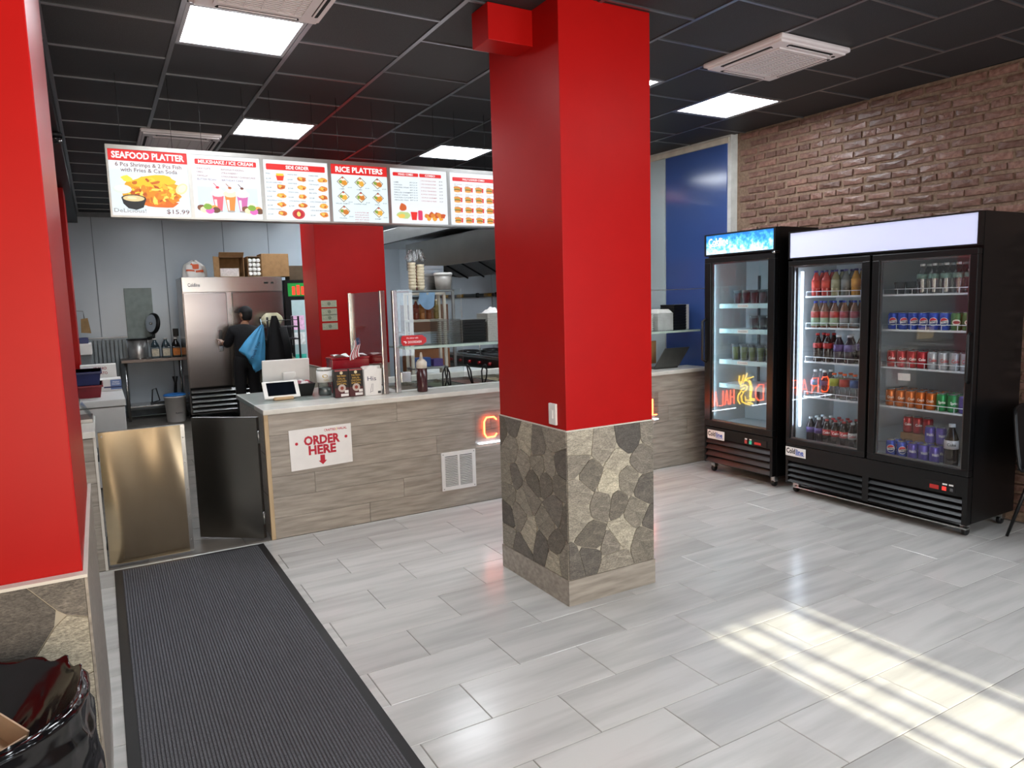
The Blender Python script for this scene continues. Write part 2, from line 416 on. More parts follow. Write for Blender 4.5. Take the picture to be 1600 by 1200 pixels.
for i, (x0, x1) in enumerate(((-1.15, 0.78), (0.84, 2.29), (3.2, 5.28))):
    q = MB(); q.box(x0, x1, FRONT-0.1, FRONT-0.09, 0.55, 2.6); wn = struct('window_%d' % (i+1), q, M_SUNFILM)
    MB().box(x0, x1, FRONT-0.12, FRONT-0.02, 0.05, 0.55).build('window_sill', M_FRAME, wn)
    MB().box(x0, x0+0.04, FRONT-0.08, FRONT-0.03, 0.55, 2.6).box(x1-0.04, x1, FRONT-0.08, FRONT-0.03, 0.55, 2.6).box(x0, x1, FRONT-0.08, FRONT-0.03, 2.56, 2.62).build('window_frame', M_FRAME, wn)
q = MB()
for x0, x1 in ((2.40, 2.445), (2.50, 2.55), (2.66, 2.715), (2.965, 3.055), (3.085, 3.16)): q.box(x0, x1, FRONT-0.12, FRONT-0.06, 0.05, 2.54)
q.box(2.40, 3.16, FRONT-0.12, FRONT-0.06, 0.05, 0.2); q.box(2.40, 3.16, FRONT-0.12, FRONT-0.06, 2.48, 2.54)
dr = struct('door_1', q, M_FRAME)
MB().box(2.42, 3.14, FRONT-0.095, FRONT-0.087, 0.15, 2.5).build('door_pane', glass('door_glass', (0.9, 0.92, 0.92), 0.05), dr)
MB().tube([(2.5, FRONT-0.02, 1.0), (3.0, FRONT-0.02, 1.0)], 0.014).build('push_bar', M_CHROME, dr)

# ================================================================== CEILING FITTINGS
M_LED = mat('led_diffuser', '#F4FAFF', em=8.0, emc='#F3F9FF', rough=0.5, var=0.0)
M_LFRAME = mat('light_frame', '#A8A8AC', rough=0.4, metal=0.3, var=0.03)
ORDN = ['none', 'none', 'first', 'second', 'third', 'fourth', 'fifth', 'sixth', 'seventh', 'eighth', 'ninth', 'tenth']
def ceiling_light(x0, x1, y0, y1, label):
    t = thing('ceiling_light', label, 'ceiling light', ((x0+x1)/2, (y0+y1)/2, CZ), group='square panel lights in the ceiling')
    f = MB(); a, b_, c_, d_ = x0+0.014, x1-0.014, y0+0.014, y1-0.014; e = 0.02
    f.box(a, b_, c_, c_+e, CZ-0.004, CZ+0.012).box(a, b_, d_-e, d_, CZ-0.004, CZ+0.012).box(a, a+e, c_+e, d_-e, CZ-0.004, CZ+0.012).box(b_-e, b_, c_+e, d_-e, CZ-0.004, CZ+0.012)
    f.build('light_frame', M_LFRAME, t)
    MB().box(a+e, b_-e, c_+e, d_-e, CZ-0.001, CZ+0.01).build('diffuser', M_LED, t)
VIS = {(3, 4): 'square panel light next to the air conditioner at the top left', (4, 6): 'square panel light above the rice and side order menus', (7, 6): 'square panel light farthest back, above the last menu boards',
       (9, 4): 'square panel light near the brick wall on the right', (7, 4): 'square panel light half hidden by the front red column'}
for (x0, x1, y0, y1) in sorted(LIGHT_CELLS):
    c_ = round((x0+0.123)/0.613)+2; key = (c_, int(y0+0.1)); side = 'left' if c_ < 4 else 'middle' if c_ < 7 else 'right'
    far = 'nearer' if y0 < 9.3 else 'farther'
    ceiling_light(x0, x1, y0, y1, VIS.get(key) or ('square panel light added to brighten the kitchen, %s row, %s bay from the left' % (far, ORDN[c_]) if y0 > 5.2 else 'square panel light behind the viewer over the %s of the entrance' % side))
M_ACW = mat('ac_casing', '#CFC6C6', rough=0.45, var=0.03); M_DARK = mat('dark_recess', '#0A0A0A', rough=0.8)
def ac_unit(xc, yc, label, w_=0.625):
    t = thing('ceiling_air_conditioner', label, 'air conditioner', (xc, yc, CZ), group='square ceiling cassettes')
    h = w_/2; zb = CZ-0.045; g = 0.235; so, si = 0.275, 0.243
    # casing: stepped plate; dark strips on it carry the slots' shade
    pl = MB(); pl.bb(xc-h, xc+h, yc-h, yc+h, zb+0.012, CZ-0.001, 0.018)
    pl.bb(xc-0.293, xc+0.293, yc-0.293, yc+0.293, zb, zb+0.02, 0.01)
    pl.build('casing', M_ACW, t)
    s_ = MB()
    for k in range(4):
        s_.T = Matrix.Translation((xc, yc, 0)) @ Matrix.Rotation(k*PI/2, 4, 'Z')
        s_.prism([(-0.19, si), (0.19, si), (0.2, so-0.008), (0.19, so), (-0.19, so), (-0.2, so-0.008)], 'z', zb-0.0015, zb+0.004)
    s_.T = None; s_.build('slot_shade', M_DARK, t)
    fl_ = MB()
    for k in range(4):
        fl_.T = Matrix.Translation((xc, yc, 0)) @ Matrix.Rotation(k*PI/2, 4, 'Z'); fl_.box(-0.185, 0.185, si+0.003, si+0.012, zb-0.006, zb+0.001)
    fl_.T = None; fl_.build('flap', M_ACW, t)
    MB().box(xc-0.21, xc+0.21, yc-0.21, yc+0.21, zb-0.002, zb).build('grille_recess', M_DARK, t)
    gr = MB(); gr.box(xc-0.215, xc+0.215, yc-0.215, yc-0.195, zb-0.008, zb).box(xc-0.215, xc+0.215, yc+0.195, yc+0.215, zb-0.008, zb).box(xc-0.215, xc-0.195, yc-0.195, yc+0.195, zb-0.008, zb).box(xc+0.195, xc+0.215, yc-0.195, yc+0.195, zb-0.008, zb)
    gf = gr.build('return_grille', M_ACW, t)
    sl = mesh_of(MB().box(-0.195, 0.195, -0.005, 0.005, -0.006, 0.0), 'grille_slat', M_ACW)
    for k in range(18): piece('grille_slat', sl, gf, (0, -0.195+0.0217*(k+0.5), zb-CZ))
    for k in range(5): piece('grille_rib', sl, gf, (-0.16+0.08*k, 0, zb-CZ-0.0005), (0, 0, PI/2), (1, 0.6, 1))
    MB().cyl((xc+0.24, yc-0.24, zb-0.002), 0.012, 0.004).build('sensor', M_DARK, t)
    return t
ac_unit(0.81, 3.56, 'pale ceiling air conditioner cut off by the top edge of the photo')
ac_unit(3.84, 3.245, 'pale ceiling air conditioner near the brick wall')
ac_unit(0.74, 7.02, 'pale ceiling air conditioner behind the seafood menu board')
def cctv(loc, label, rz):
    t = thing('security_camera', label, 'security camera', loc, rz, group='small black dome cameras')
    MB().lathe([(0.045, 0), (0.05, -0.012), (0.048, -0.03)], seg=16).build('base', M_BLACKP, t, local=True)
    MB().lathe([(0.046, -0.03), (0.042, -0.055), (0.025, -0.075), (0.0, -0.082)], seg=16).build('dome', mat('smoked_dome', '#18181a', rough=0.08), t, local=True)
    MB().ball((0.018, -0.03, -0.058), 0.012).build('lens', M_CHROME, t, local=True)
cctv((-0.16, 4.2, CZ-0.16), 'small black dome camera nearest, on the soffit beside the left pillar', 0.4)
cctv((-0.16, 6.4, CZ-0.16), 'small black dome camera farther back on the left soffit', 0.4)

# ================================================================== COLUMNS
def clip(poly, nx, ny, d):                  # keep nx*x+ny*y <= d
    out = []
    for i in range(len(poly)):
        p, q = poly[i], poly[(i+1) % len(poly)]; a = nx*p[0]+ny*p[1]-d; c = nx*q[0]+ny*q[1]-d
        if a <= 0: out.append(p)
        if a*c < 0: t = a/(a-c); out.append((p[0]+t*(q[0]-p[0]), p[1]+t*(q[1]-p[1])))
    return out
def stones(w_, h_, cell, seed, gap=0.0035):
    rg = random.Random(seed); pts = []
    nx, ny = max(2, round(w_/cell)), max(2, round(h_/cell))
    for i in range(nx):
        for j in range(ny): pts.append(((i+0.5+rg.uniform(-0.42, 0.42)+(0.25 if j % 2 else -0.25))*w_/nx, (j+0.5+rg.uniform(-0.42, 0.42))*h_/ny))
    out = []
    for i, p in enumerate(pts):
        poly = [(0, 0), (w_, 0), (w_, h_), (0, h_)]
        wi = rg.random()
        for j, q in enumerate(pts):
            if i == j: continue
            dx, dy = q[0]-p[0], q[1]-p[1]; l = math.hypot(dx, dy)
            if l > 3*cell: continue
            nx_, ny_ = dx/l, dy/l
            poly = clip(poly, nx_, ny_, nx_*(p[0]+q[0])/2+ny_*(p[1]+q[1])/2-gap/2)
            if not poly: break
        if len(poly) < 3: continue
        # soften corners
        n = len(poly); sm = []
        for k in range(n):
            a, b_, c_ = poly[k-1], poly[k], poly[(k+1) % n]
            edge = b_[0] < 1e-6 or b_[0] > w_-1e-6 or b_[1] < 1e-6 or b_[1] > h_-1e-6
            if edge: sm.append(b_)
            else: sm += [(b_[0]+(a[0]-b_[0])*0.16, b_[1]+(a[1]-b_[1])*0.16), (b_[0]+(c_[0]-b_[0])*0.16, b_[1]+(c_[1]-b_[1])*0.16)]
        out.append(sm)
    return out
def stone_mat():
    m = bpy.data.materials.new('field_stone'); m.use_nodes = True; nt = m.node_tree; N = nt.nodes; L = nt.links; b = N['Principled BSDF']
    tc = N.new('ShaderNodeTexCoord'); mp = N.new('ShaderNodeMapping'); mp.inputs['Scale'].default_value = (0.8, 0.8, 2.2); oi = N.new('ShaderNodeObjectInfo')
    cb = N.new('ShaderNodeCombineXYZ'); mu = N.new('ShaderNodeMath'); mu.operation = 'MULTIPLY'; mu.inputs[1].default_value = 3.0
    L.new(oi.outputs['Random'], mu.inputs[0]); [L.new(mu.outputs[0], cb.inputs[k]) for k in (0, 1)]; L.new(cb.outputs[0], mp.inputs['Rotation']); L.new(tc.outputs['Object'], mp.inputs[0])
    rp = N.new('ShaderNodeValToRGB'); e = rp.color_ramp.elements; e[0].position = 0.0; e[0].color = (*hexc('#4E4943'), 1); e[1].position = 1.0; e[1].color = (*hexc('#B0A893'), 1)
    for p_, c in ((0.25, '#6F685E'), (0.45, '#8E8678'), (0.6, '#625B50'), (0.8, '#9C9484')): x = e.new(p_); x.color = (*hexc(c), 1)
    L.new(oi.outputs['Random'], rp.inputs[0])
    mix = None
    out = rp.outputs[0]
    for sc_, lo, hi in ((120, 0.3, 1.65), (22, 0.6, 1.4)):
        nz = N.new('ShaderNodeTexNoise'); nz.inputs['Scale'].default_value = sc_; nz.inputs['Detail'].default_value = 8; nz.inputs['Roughness'].default_value = 0.7; L.new(mp.outputs[0], nz.inputs['Vector'])
        mr = N.new('ShaderNodeMapRange'); mr.inputs['From Min'].default_value = 0.3; mr.inputs['From Max'].default_value = 0.7; mr.inputs['To Min'].default_value = lo; mr.inputs['To Max'].default_value = hi; L.new(nz.outputs['Fac'], mr.inputs[0])
        hs = N.new('ShaderNodeHueSaturation'); L.new(mr.outputs[0], hs.inputs['Value']); L.new(out, hs.inputs['Color']); out = hs.outputs[0]
        if sc_ == 120: n1 = nz
    L.new(out, b.inputs['Base Color']); b.inputs['Roughness'].default_value = 0.5
    bp = N.new('ShaderNodeBump'); bp.inputs['Strength'].default_value = 0.5; bp.inputs['Distance'].default_value = 0.004; L.new(n1.outputs['Fac'], bp.inputs['Height']); L.new(bp.outputs[0], b.inputs['Normal'])
    return m
M_STONE = stone_mat(); M_SJOINT = mat('stone_joint', '#ABA392', rough=0.8); M_PLANK = wood_tile('grey_plank_tile', '#857D73', '#A69D91')
M_TRIM = mat('pale_trim', '#C9C3B8', rough=0.4, var=0.05)
def face_stones(parent, side, x0, x1, y0, y1, z0, z1, cell, seed, t=0.005):
    wl = WLOC[parent.name]
    if side in 'fb': w_ = x1-x0
    else: w_ = y1-y0
    for poly in stones(w_, z1-z0, cell, seed):
        cx = sum(p[0] for p in poly)/len(poly); cy = sum(p[1] for p in poly)/len(poly)
        loc_poly = [(p[0]-cx, p[1]-cy) for p in poly]; q = MB()
        if side == 'f': q.prism(loc_poly, 'y', -t, 0.002); loc = (x0+cx, y0, z0+cy)
        elif side == 'b': q.prism(loc_poly, 'y', -0.002, t); loc = (x0+cx, y1, z0+cy)
        elif side == 'l': q.prism(loc_poly, 'x', -t, 0.002); loc = (x0, y0+cx, z0+cy)
        else: q.prism(loc_poly, 'x', -0.002, t); loc = (x1, y0+cx, z0+cy)
        o = q.build('stone', M_STONE); o.parent = parent; o.location = Vector(loc)-wl
def column(label, x0, x1, y0, y1, inset, zs, sides, cell, seed):
    t = thing('square_column', label, 'column', ((x0+x1)/2, (y0+y1)/2, 0))
    i = inset
    MB().bb(x0+i, x1-i, y0+i, y1-i, zs-0.01, CZ, 0.004).build('shaft', M_RED, t)
    cl = MB().box(x0+0.005, x1-0.005, y0+0.005, y1-0.005, 0.002, zs-0.005).build('stone_cladding', M_SJOINT, t)
    for k, s_ in enumerate(sides): face_stones(cl, s_, x0+0.005, x1-0.005, y0+0.005, y1-0.005, 0.145, zs-0.006, cell, seed+k)
    for (a, b_, c_, d_) in ((x0-0.003, x1+0.003, y0-0.003, y0+0.006), (x0-0.003, x1+0.003, y1-0.006, y1+0.003), (x0-0.003, x0+0.006, y0+0.006, y1-0.006), (x1-0.006, x1+0.003, y0+0.006, y1-0.006)):
        MB().box(a, b_, c_, d_, 0.001, 0.142).build('base_tile', M_PLANK, t)
    tr = MB()
    for (a, b_, c_, d_) in ((x0-0.002, x1+0.002, y0-0.002, y0+i), (x0-0.002, x1+0.002, y1-i, y1+0.002), (x0-0.002, x0+i, y0+i, y1-i), (x1-i, x1+0.002, y0+i, y1-i)): tr.box(a, b_, c_, d_, zs-0.006, zs)
    tr.build('top_trim', M_TRIM, t)
    return t
c1 = column('red square column with stone base standing in front of the counter', 2.066, 2.66, 3.055, 3.78, 0.006, 0.957, 'flrb', 0.145, 11)
MB().bb(1.812, 2.08, 3.30, 3.475, 2.945, CZ-0.003, 0.003).build('boxed_bracket', M_RED, c1)
ot = MB().bb(2.06, 2.073, 3.143, 3.212, 0.975, 1.09, 0.004).build('switch_plate', M_WHITE, c1)
MB().box(2.0575, 2.061, 3.168, 3.187, 1.01, 1.055).build('rocker', M_PAPER, ot)
column('red square column behind the counter with banknotes taped to it', 2.13, 2.94, 8.0, 8.6, 0.004, 0.957, '', 0.15, 31)
# left pillar, cut off by the photo's edge
lp = thing('square_column', 'wide red pillar with stone base at the left edge', 'column', (-0.45, 2.8, 0))
MB().bb(-0.95, -0.092, 2.24, 3.33, 0.93, CZ, 0.004).build('shaft', M_RED, lp)
cl = MB().box(-0.95, -0.09, 2.215, 3.40, 0.002, 0.933).build('stone_cladding', M_SJOINT, lp)
face_stones(cl, 'f', -0.95, -0.09, 2.215, 3.4, 0.0, 0.93, 0.165, 51)
MB().box(-0.089, -0.082, 2.21, 3.40, 0.002, 0.93).build('side_plank_tile', M_PLANK, lp)
MB().box(-0.95, -0.081, 2.206, 2.245, 0.931, 0.94).box(-0.092, -0.081, 2.245, 3.40, 0.931, 0.94).build('top_trim', M_TRIM, lp)
column('dark red pillar far back at the left beside the kitchen wall', -0.8, -0.2, 9.1, 9.7, 0.004, 0.957, '', 0.15, 61)
# ================================================================== COUNTER
CY = 5.14; CT = 0.935
sc = thing('service_counter', 'long service counter faced with grey wood-look planks', 'counter', (3.0, 5.3, 0))
MB().box(0.96, 5.16, CY+0.012, 5.44, 0.0, 0.897).box(0.975, 1.9, 5.44, 6.2, 0.06, 0.897).build('carcass', mat('counter_carcass', '#55504A', rough=0.7), sc)
rg = random.Random(5); nr = 6; hz = 0.896/nr
for r in range(nr):
    xs_ = [0.972]; x = 0.972+(0.95, 0.55, 1.27, 0.3, 0.98, 0.7)[r]
    while x < 5.15: xs_.append(x); x += 1.21
    xs_.append(5.16)
    for a, b_ in zip(xs_[:-1], xs_[1:]):
        if b_-a < 0.02: continue
        o = MB().bb(-(b_-a)/2+0.001, (b_-a)/2-0.001, -0.006-rg.uniform(0, 0.0012), 0.006, -hz/2+0.0008, hz/2-0.0008, 0.0012).build('plank', M_PLANK)
        o.parent = sc; o.location = Vector(((a+b_)/2, CY+0.006, 0.896-hz*(r+0.5)))-WLOC[sc.name]
MB().box(0.944, 0.972, CY-0.004, CY+0.03, 0.0, 0.897).build('corner_trim', mat('raw_pine', '#B79F7C', rough=0.6, scale=10, stretch=(6, 6, 0.6)), sc)
for r in range(3):
    MB().box(0.956, 0.962, CY+0.03, 6.2, 0.3*r+0.003, 0.3*r+0.295).build('end_plank', M_PLANK, sc)
M_TOP = mat('pale_worktop', '#C6C3B8', c2='#D8D5CC', rough=0.25, scale=8, stretch=(1, 5, 1))
tp = thing('counter_top', 'pale worktop running along the whole service counter', 'worktop', (3.0, 5.3, 0.897))
MB().bb(0.938, 5.18, CY-0.022, 5.44, 0.898, CT, 0.006).build('front_ledge', M_TOP, tp)
MB().bb(0.938, 1.92, 5.443, 6.24, 0.898, CT, 0.006).build('till_top', mat('glass_worktop', '#AEB6B0', rough=0.1, var=0.05), tp)
# food well behind the ledge
fw = thing('food_well', 'stainless food well with steel pans behind the counter ledge', 'food well', (3.5, 5.9, 0))
MB().box(2.02, 5.0, 5.46, 6.3, 0.0, 0.86).build('cabinet', M_STEELD, fw)
MB().box(2.02, 5.0, 5.46, 5.56, 0.861, 0.93).box(2.02, 5.0, 6.2, 6.3, 0.861, 0.97).box(2.02, 2.1, 5.56, 6.2, 0.861, 0.93).build('rim', mat('white_cutting_board', '#D5D5CE', rough=0.4), fw)
fc = ['#3e3522', '#2d3a1e', '#4a2a1e', '#6b6248', '#2f241c', '#5a4e2c', '#38261c', '#4a4f34', '#4b3624']
for i in range(9):
    x0 = 2.13+0.31*i
    p = MB().box(x0, x0+0.285, 5.575, 6.185, 0.862, 0.885).box(x0, x0+0.285, 5.575, 5.585, 0.885, 0.925).box(x0, x0+0.285, 6.175, 6.185, 0.885, 0.925).box(x0, x0+0.008, 5.585, 6.175, 0.885, 0.925).box(x0+0.277, x0+0.285, 5.585, 6.175, 0.885, 0.925).build('pan', M_STEEL, fw)
    q = MB(); rr = random.Random(i)
    q.grid(lambda u, v: (x0+0.01+0.265*u, 5.587+0.586*v, 0.892+0.01*rr.random()), 8, 14); q.build('filling', mat('filling_%d' % i, fc[i], rough=0.6, var=0.35, scale=30), p)
def tongs(x, y, label, a):
    t = MB(); pts = lambda s: [(0.0, s*0.006, 0.0), (0.02, s*0.02, 0.06), (0.03, s*0.024, 0.12), (0.045, s*0.014, 0.165), (0.055, 0.0, 0.178)]
    for s_ in (-1, 1): t.tube(pts(s_), 0.007, 6)
    obj1('tongs', t, M_BLACKP, label, 'tongs', (x, y, 0.908), 'black tongs standing in the food pans', a)
for i, (x, y) in enumerate(((2.12+0.42, 5.62), (2.12+0.50, 5.66), (2.86, 5.70), (2.94, 5.64), (3.11, 5.67), (3.19, 5.64), (3.5, 5.63))):
    tongs(x, y, ['pair of black tongs leaning left in the food pans, closest to the sauce bottle', 'pair of black tongs beside the leftmost pair in the food pans', 'black tongs handle sticking up third from the sauce bottle', 'black tongs handle sticking up fourth from the sauce bottle', 'black tongs second from the red column in the pans', 'black tongs in the pans right beside the red column', 'black tongs farthest right in the pans, behind the red column'][i], 0.6+1.3*i)

# order sign
M_SRED = flat('#B5122B'); 
sg = thing('order_sign', 'white sign with dark red lettering and arrow on the counter front', 'sign', (1.33, CY-0.01, 0.62))
sy = CY-0.0085
MB().add([(1.104, sy, 0.769), (1.556, sy, 0.776), (1.556, sy, 0.487), (1.108, sy, 0.474), (1.104, sy+0.006, 0.769), (1.556, sy+0.006, 0.776), (1.556, sy+0.006, 0.487), (1.108, sy+0.006, 0.474)],
         [(0,1,2,3),(7,6,5,4),(0,4,5,1),(1,5,6,2),(2,6,7,3),(3,7,4,0)]).build('board', M_PAPER, sg)
q = MB(); yy = sy-0.0006; X, Z = (1, 0, 0), (0, 0, 1)
q.text('ORDER', (1.335, yy, 0.678), X, Z, 0.088, 'CENTER', 0.045, 0.262); q.text('HERE', (1.335, yy, 0.606), X, Z, 0.088, 'CENTER', 0.045, 0.2)
q.lathe([(0.011, 0), (0.011, 0.0005)], (1.155, yy-0.0003, 0.668), 14, 'y'); q.lathe([(0.011, 0), (0.011, 0.0005)], (1.515, yy-0.0003, 0.683), 14, 'y')
q.prism([(1.318, 0.568), (1.352, 0.568), (1.352, 0.527), (1.366, 0.527), (1.335, 0.497), (1.304, 0.527), (1.318, 0.527)], 'y', yy, yy+0.0003)
q.text('CRAFTED', (1.356, yy, 0.745), X, Z, 0.024, 'LEFT', 0.02, 0.085); q.text('HALAL', (1.455, yy, 0.747), X, Z, 0.024, 'LEFT', 0.02, 0.068)
q.build('lettering', M_SRED, sg)
MB().tube([(1.448, yy, 0.735), (1.444, yy, 0.742), (1.449, yy, 0.748), (1.446, yy, 0.758)], 0.002, 5).build('flame_mark', flat('#E8C23C'), sg)
# wall vent
vt = thing('wall_vent', 'white two-column louvred vent low on the counter front', 'vent', (2.42, CY-0.01, 0.3))
x0, x1, z0, z1 = 2.272, 2.574, 0.142, 0.452; vy = CY-0.012
MB().box(x0, x1, vy, CY, z1-0.032, z1).box(x0, x1, vy, CY, z0, z0+0.032).box(x0, x0+0.03, vy, CY, z0+0.032, z1-0.032).box(x1-0.03, x1, vy, CY, z0+0.032, z1-0.032).box(2.415, 2.431, vy, CY, z0+0.032, z1-0.032).build('frame', M_WHITE, vt)
MB().box(x0+0.03, x1-0.03, CY-0.002, CY-0.0005, z0+0.03, z1-0.03).build('backing', M_DARK, vt)
slm = mesh_of(MB().add([(-0.0565,-0.008,-0.0035),(0.0565,-0.008,-0.0035),(0.0565,0.004,0.0035),(-0.0565,0.004,0.0035),(-0.0565,-0.008,-0.005),(0.0565,-0.008,-0.005),(0.0565,0.004,0.002),(-0.0565,0.004,0.002)], [(0,1,2,3),(7,6,5,4),(0,4,5,1),(2,6,7,3)]), 'slat', M_WHITE)
for k in range(17):
    for xc in (2.3585, 2.4875): piece('slat', slm, vt, Vector((xc, CY-0.006, z0+0.042+0.0141*k))-WLOC[vt.name])
for xc in (x0+0.015, x1-0.015):
    for zc in (z0+0.015, z1-0.015): MB().lathe([(0.005, 0), (0.005, 0.002)], (xc, vy-0.0015, zc), 8, 'y').build('screw', M_STEELD, vt)

# ---- neon sign on the counter front
M_NRED = mat('neon_red', '#FF5A2A', em=5.0, emc=(1.0, 0.11, 0.025), var=0.0); M_NYEL = mat('neon_yellow', '#FFE24A', em=4.0, emc=(1.0, 0.62, 0.03), var=0.0); M_NWHT = mat('neon_white', '#EAF2FF', em=4.0, emc=(0.75, 0.87, 1.0), var=0.0)
nn = thing('neon_sign', 'neon sign on the counter front, partly hidden by the red column', 'neon sign', (3.7, CY-0.03, 0.6))
NY = CY-0.035
MB().bb(2.575, 4.515, NY+0.012, NY+0.017, 0.47, 0.745, 0.002).build('acrylic_backing', glass('sign_acrylic', (0.95, 0.95, 0.95), 0.05), nn)
STK = {'C': [[(1,.85),(.8,1),(.2,1),(0,.8),(0,.2),(.2,0),(.8,0),(1,.15)]], 'R': [[(0,0),(0,1),(.7,1),(1,.85),(1,.6),(.7,.48),(0,.48)],[(.5,.48),(1,0)]],
       'A': [[(0,0),(.5,1),(1,0)],[(.2,.35),(.8,.35)]], 'F': [[(0,0),(0,1),(1,1)],[(0,.52),(.8,.52)]], 'T': [[(0,1),(1,1)],[(.5,1),(.5,0)]],
       'E': [[(1,0),(0,0),(0,1),(1,1)],[(0,.5),(.8,.5)]], 'D': [[(0,0),(0,1),(.6,1),(1,.75),(1,.25),(.6,0),(0,0)]], 'H': [[(0,0),(0,1)],[(1,0),(1,1)],[(0,.5),(1,.5)]], 'L': [[(0,1),(0,0),(1,0)]]}
def neon_letter(ch, x, w_, z0, h):
    q = MB()
    for st in STK[ch]: q.tube([(x+p[0]*w_, NY, z0+p[1]*h) for p in st], 0.0062, 6)
    q.build('letter', M_NRED, nn)
for i, ch in enumerate('CRAFTED'): neon_letter(ch, 2.652+0.174*i, 0.115, 0.535, 0.165)
for i, ch in enumerate('HALAL'): neon_letter(ch, 4.125+0.077*i, 0.05, 0.535, 0.15)
MB().tube([(2.60, NY, 0.492), (3.86, NY, 0.492)], 0.006, 6).build('underline', M_NWHT, nn)
MB().tube([(4.1, NY, 0.492), (4.5, NY, 0.492)], 0.006, 6).build('underline', M_NWHT, nn)
ck = [[(335,540),(330,600),(345,640)],[(375,540),(350,630)],[(410,525),(370,625)],[(470,570),(415,580),(385,605)],[(345,655),(390,642),(410,665),(400,700),(370,715),(345,695),(385,672)],
      [(400,600),(425,620),(438,660),(435,780)],[(425,600),(445,625),(456,690),(445,790)],[(445,790),(485,805)],[(432,795),(480,822)],[(415,825),(465,850)],[(350,700),(322,745),(320,795),(342,835)],
      [(375,715),(352,760),(362,815),(400,840),(440,858)],[(388,760),(398,800),(450,818)]]
q = MB()
for st in ck: q.tube([(3.965-(u-390)*0.00150, NY, 0.50+(860-v)*0.00100) for u, v in st], 0.0062, 6)
q.build('bird_outline', M_NYEL, nn)

# ================================================================== MENU BOARDS
ME = 0.29
M_MWHITE = mat('backlit_white', '#8A8C90', em=0.235, emc='#F1F6FB', var=0.0); M_MBLUE = mat('backlit_pale_blue', '#DCEBF4', em=ME, emc='#DCEEF8', var=0.0)
def ink(c): return mat('backlit_ink_'+c, tuple(x*0.35 for x in hexc(c)), em=ME*0.86, emc=c, var=0.03)
MXS = [0.127, 0.602, 1.056, 1.522, 1.968, 2.458, 2.905]; MZ0, MZ1, MY = 2.232, 2.676, 5.2
class Print:
    def __init__(s, x0, x1, z0, z1, y): s.b = {}; s.x0, s.w, s.z0, s.h, s.y = x0, x1-x0, z0, z1-z0, y; s.n = 0
    def mb(s, c): return s.b.setdefault(c, MB())
    def P(s, u, v): return (s.x0+u*s.w, s.z0+(1-v)*s.h)
    def poly(s, c, uv):
        s.n += 1; y = s.y-0.0004-0.00002*s.n
        s.mb(c).add([(s.P(*p)[0], y, s.P(*p)[1]) for p in uv], [list(range(len(uv)))])
    def rect(s, c, u0, v0, u1, v1, r=0.0):
        if r: s.poly(c, [(u0+r, v0), (u1-r, v0), (u1, v0+r), (u1, v1-r), (u1-r, v1), (u0+r, v1), (u0, v1-r), (u0, v0+r)])
        else: s.poly(c, [(u0, v0), (u1, v0), (u1, v1), (u0, v1)])
    def ell(s, c, u, v, ru, rv, n=14, wob=0.0, a=0.0, seed=0):
        rg = random.Random(seed); pts = []
        for k in range(n):
            t = 2*PI*k/n; r = 1+rg.uniform(-wob, wob); x, y = ru*r*math.cos(t), rv*r*math.sin(t)
            pts.append((u+x*math.cos(a)-y*math.sin(a), v+x*math.sin(a)+y*math.cos(a)))
        s.poly(c, pts)
    def text(s, c, t, u, v, h, w=None, al='CENTER', bold=0.0):
        s.n += 1; x, z = s.P(u, v)
        s.mb(c).text(t, (x, s.y-0.0004-0.00002*s.n, z), (1, 0, 0), (0, 0, 1), h*s.h, al, bold, w*s.w if w else None)
    def plate(s, u, v, k, c1, c2, c3, seed=0):
        s.ell('#E9E4DC', u, v, k*1.15, k*0.72, 12); s.ell(c1, u, v-0.004, k*0.95, k*0.56, 11, 0.2, 0, seed); s.ell(c2, u-k*0.2, v-k*0.12, k*0.5, k*0.3, 8, 0.3, 0.5, seed+1); s.ell(c3, u+k*0.3, v+k*0.08, k*0.3, k*0.2, 7, 0.3, 0, seed+2)
    def build(s, parent):
        all_ = MB(); ms = []
        for i, (c, b) in enumerate(s.b.items()):
            ms.append(ink(c)); o = len(all_.v); all_.v += b.v; all_.f += [[o+k for k in f] for f in b.f]; all_.fm += [i]*len(b.f); all_.sm += [False]*len(b.f)
        all_.build('printed_sheet', ms, parent)
def board(i, label):
    x0, x1 = MXS[i], MXS[i+1]
    t = thing('menu_board', label, 'menu board', ((x0+x1)/2, MY, MZ0), group='backlit menu boards above the counter')
    e = 0.012
    MB().box(x0, x1, MY-0.004, MY+0.11, MZ1-e-0.014, MZ1).box(x0, x1, MY-0.004, MY+0.11, MZ0, MZ0+e).box(x0, x0+e, MY-0.004, MY+0.11, MZ0+e, MZ1-e-0.014).box(x1-e, x1, MY-0.004, MY+0.11, MZ0+e, MZ1-e-0.014).box(x0+e, x1-e, MY+0.1, MY+0.11, MZ0+e, MZ1-e-0.014).build('casing', mat('menu_aluminium', '#A5A4A0', rough=0.3, metal=0.9, var=0.05), t)
    MB().box(x0+e, x1-e, MY+0.004, MY+0.008, MZ0+e, MZ1-e-0.014).build('light_panel', M_MWHITE, t)
    for xx in (x0+0.09, x1-0.09): MB().tube([(xx, MY+0.05, MZ1), (xx, MY+0.05, CZ-0.004)], 0.0015, 5).build('hanging_wire', M_BLACKP, t)
    return t, Print(x0+e, x1-e, MZ0+e, MZ1-e-0.014, MY+0.003)
G, R_, W_, BK = '#7A5350', '#D81F1F', '#FFFFFF', '#2A2A2A'
t, p = board(0, 'lit menu board headed SEAFOOD PLATTER with fried fish')
p.rect('#DDEEF6', 0, .3, 1, .93); p.rect(R_, 0.0, .0, 1, .17); p.text(W_, 'SEAFOOD PLATTER', .5, .088, .135, .92, bold=.03)
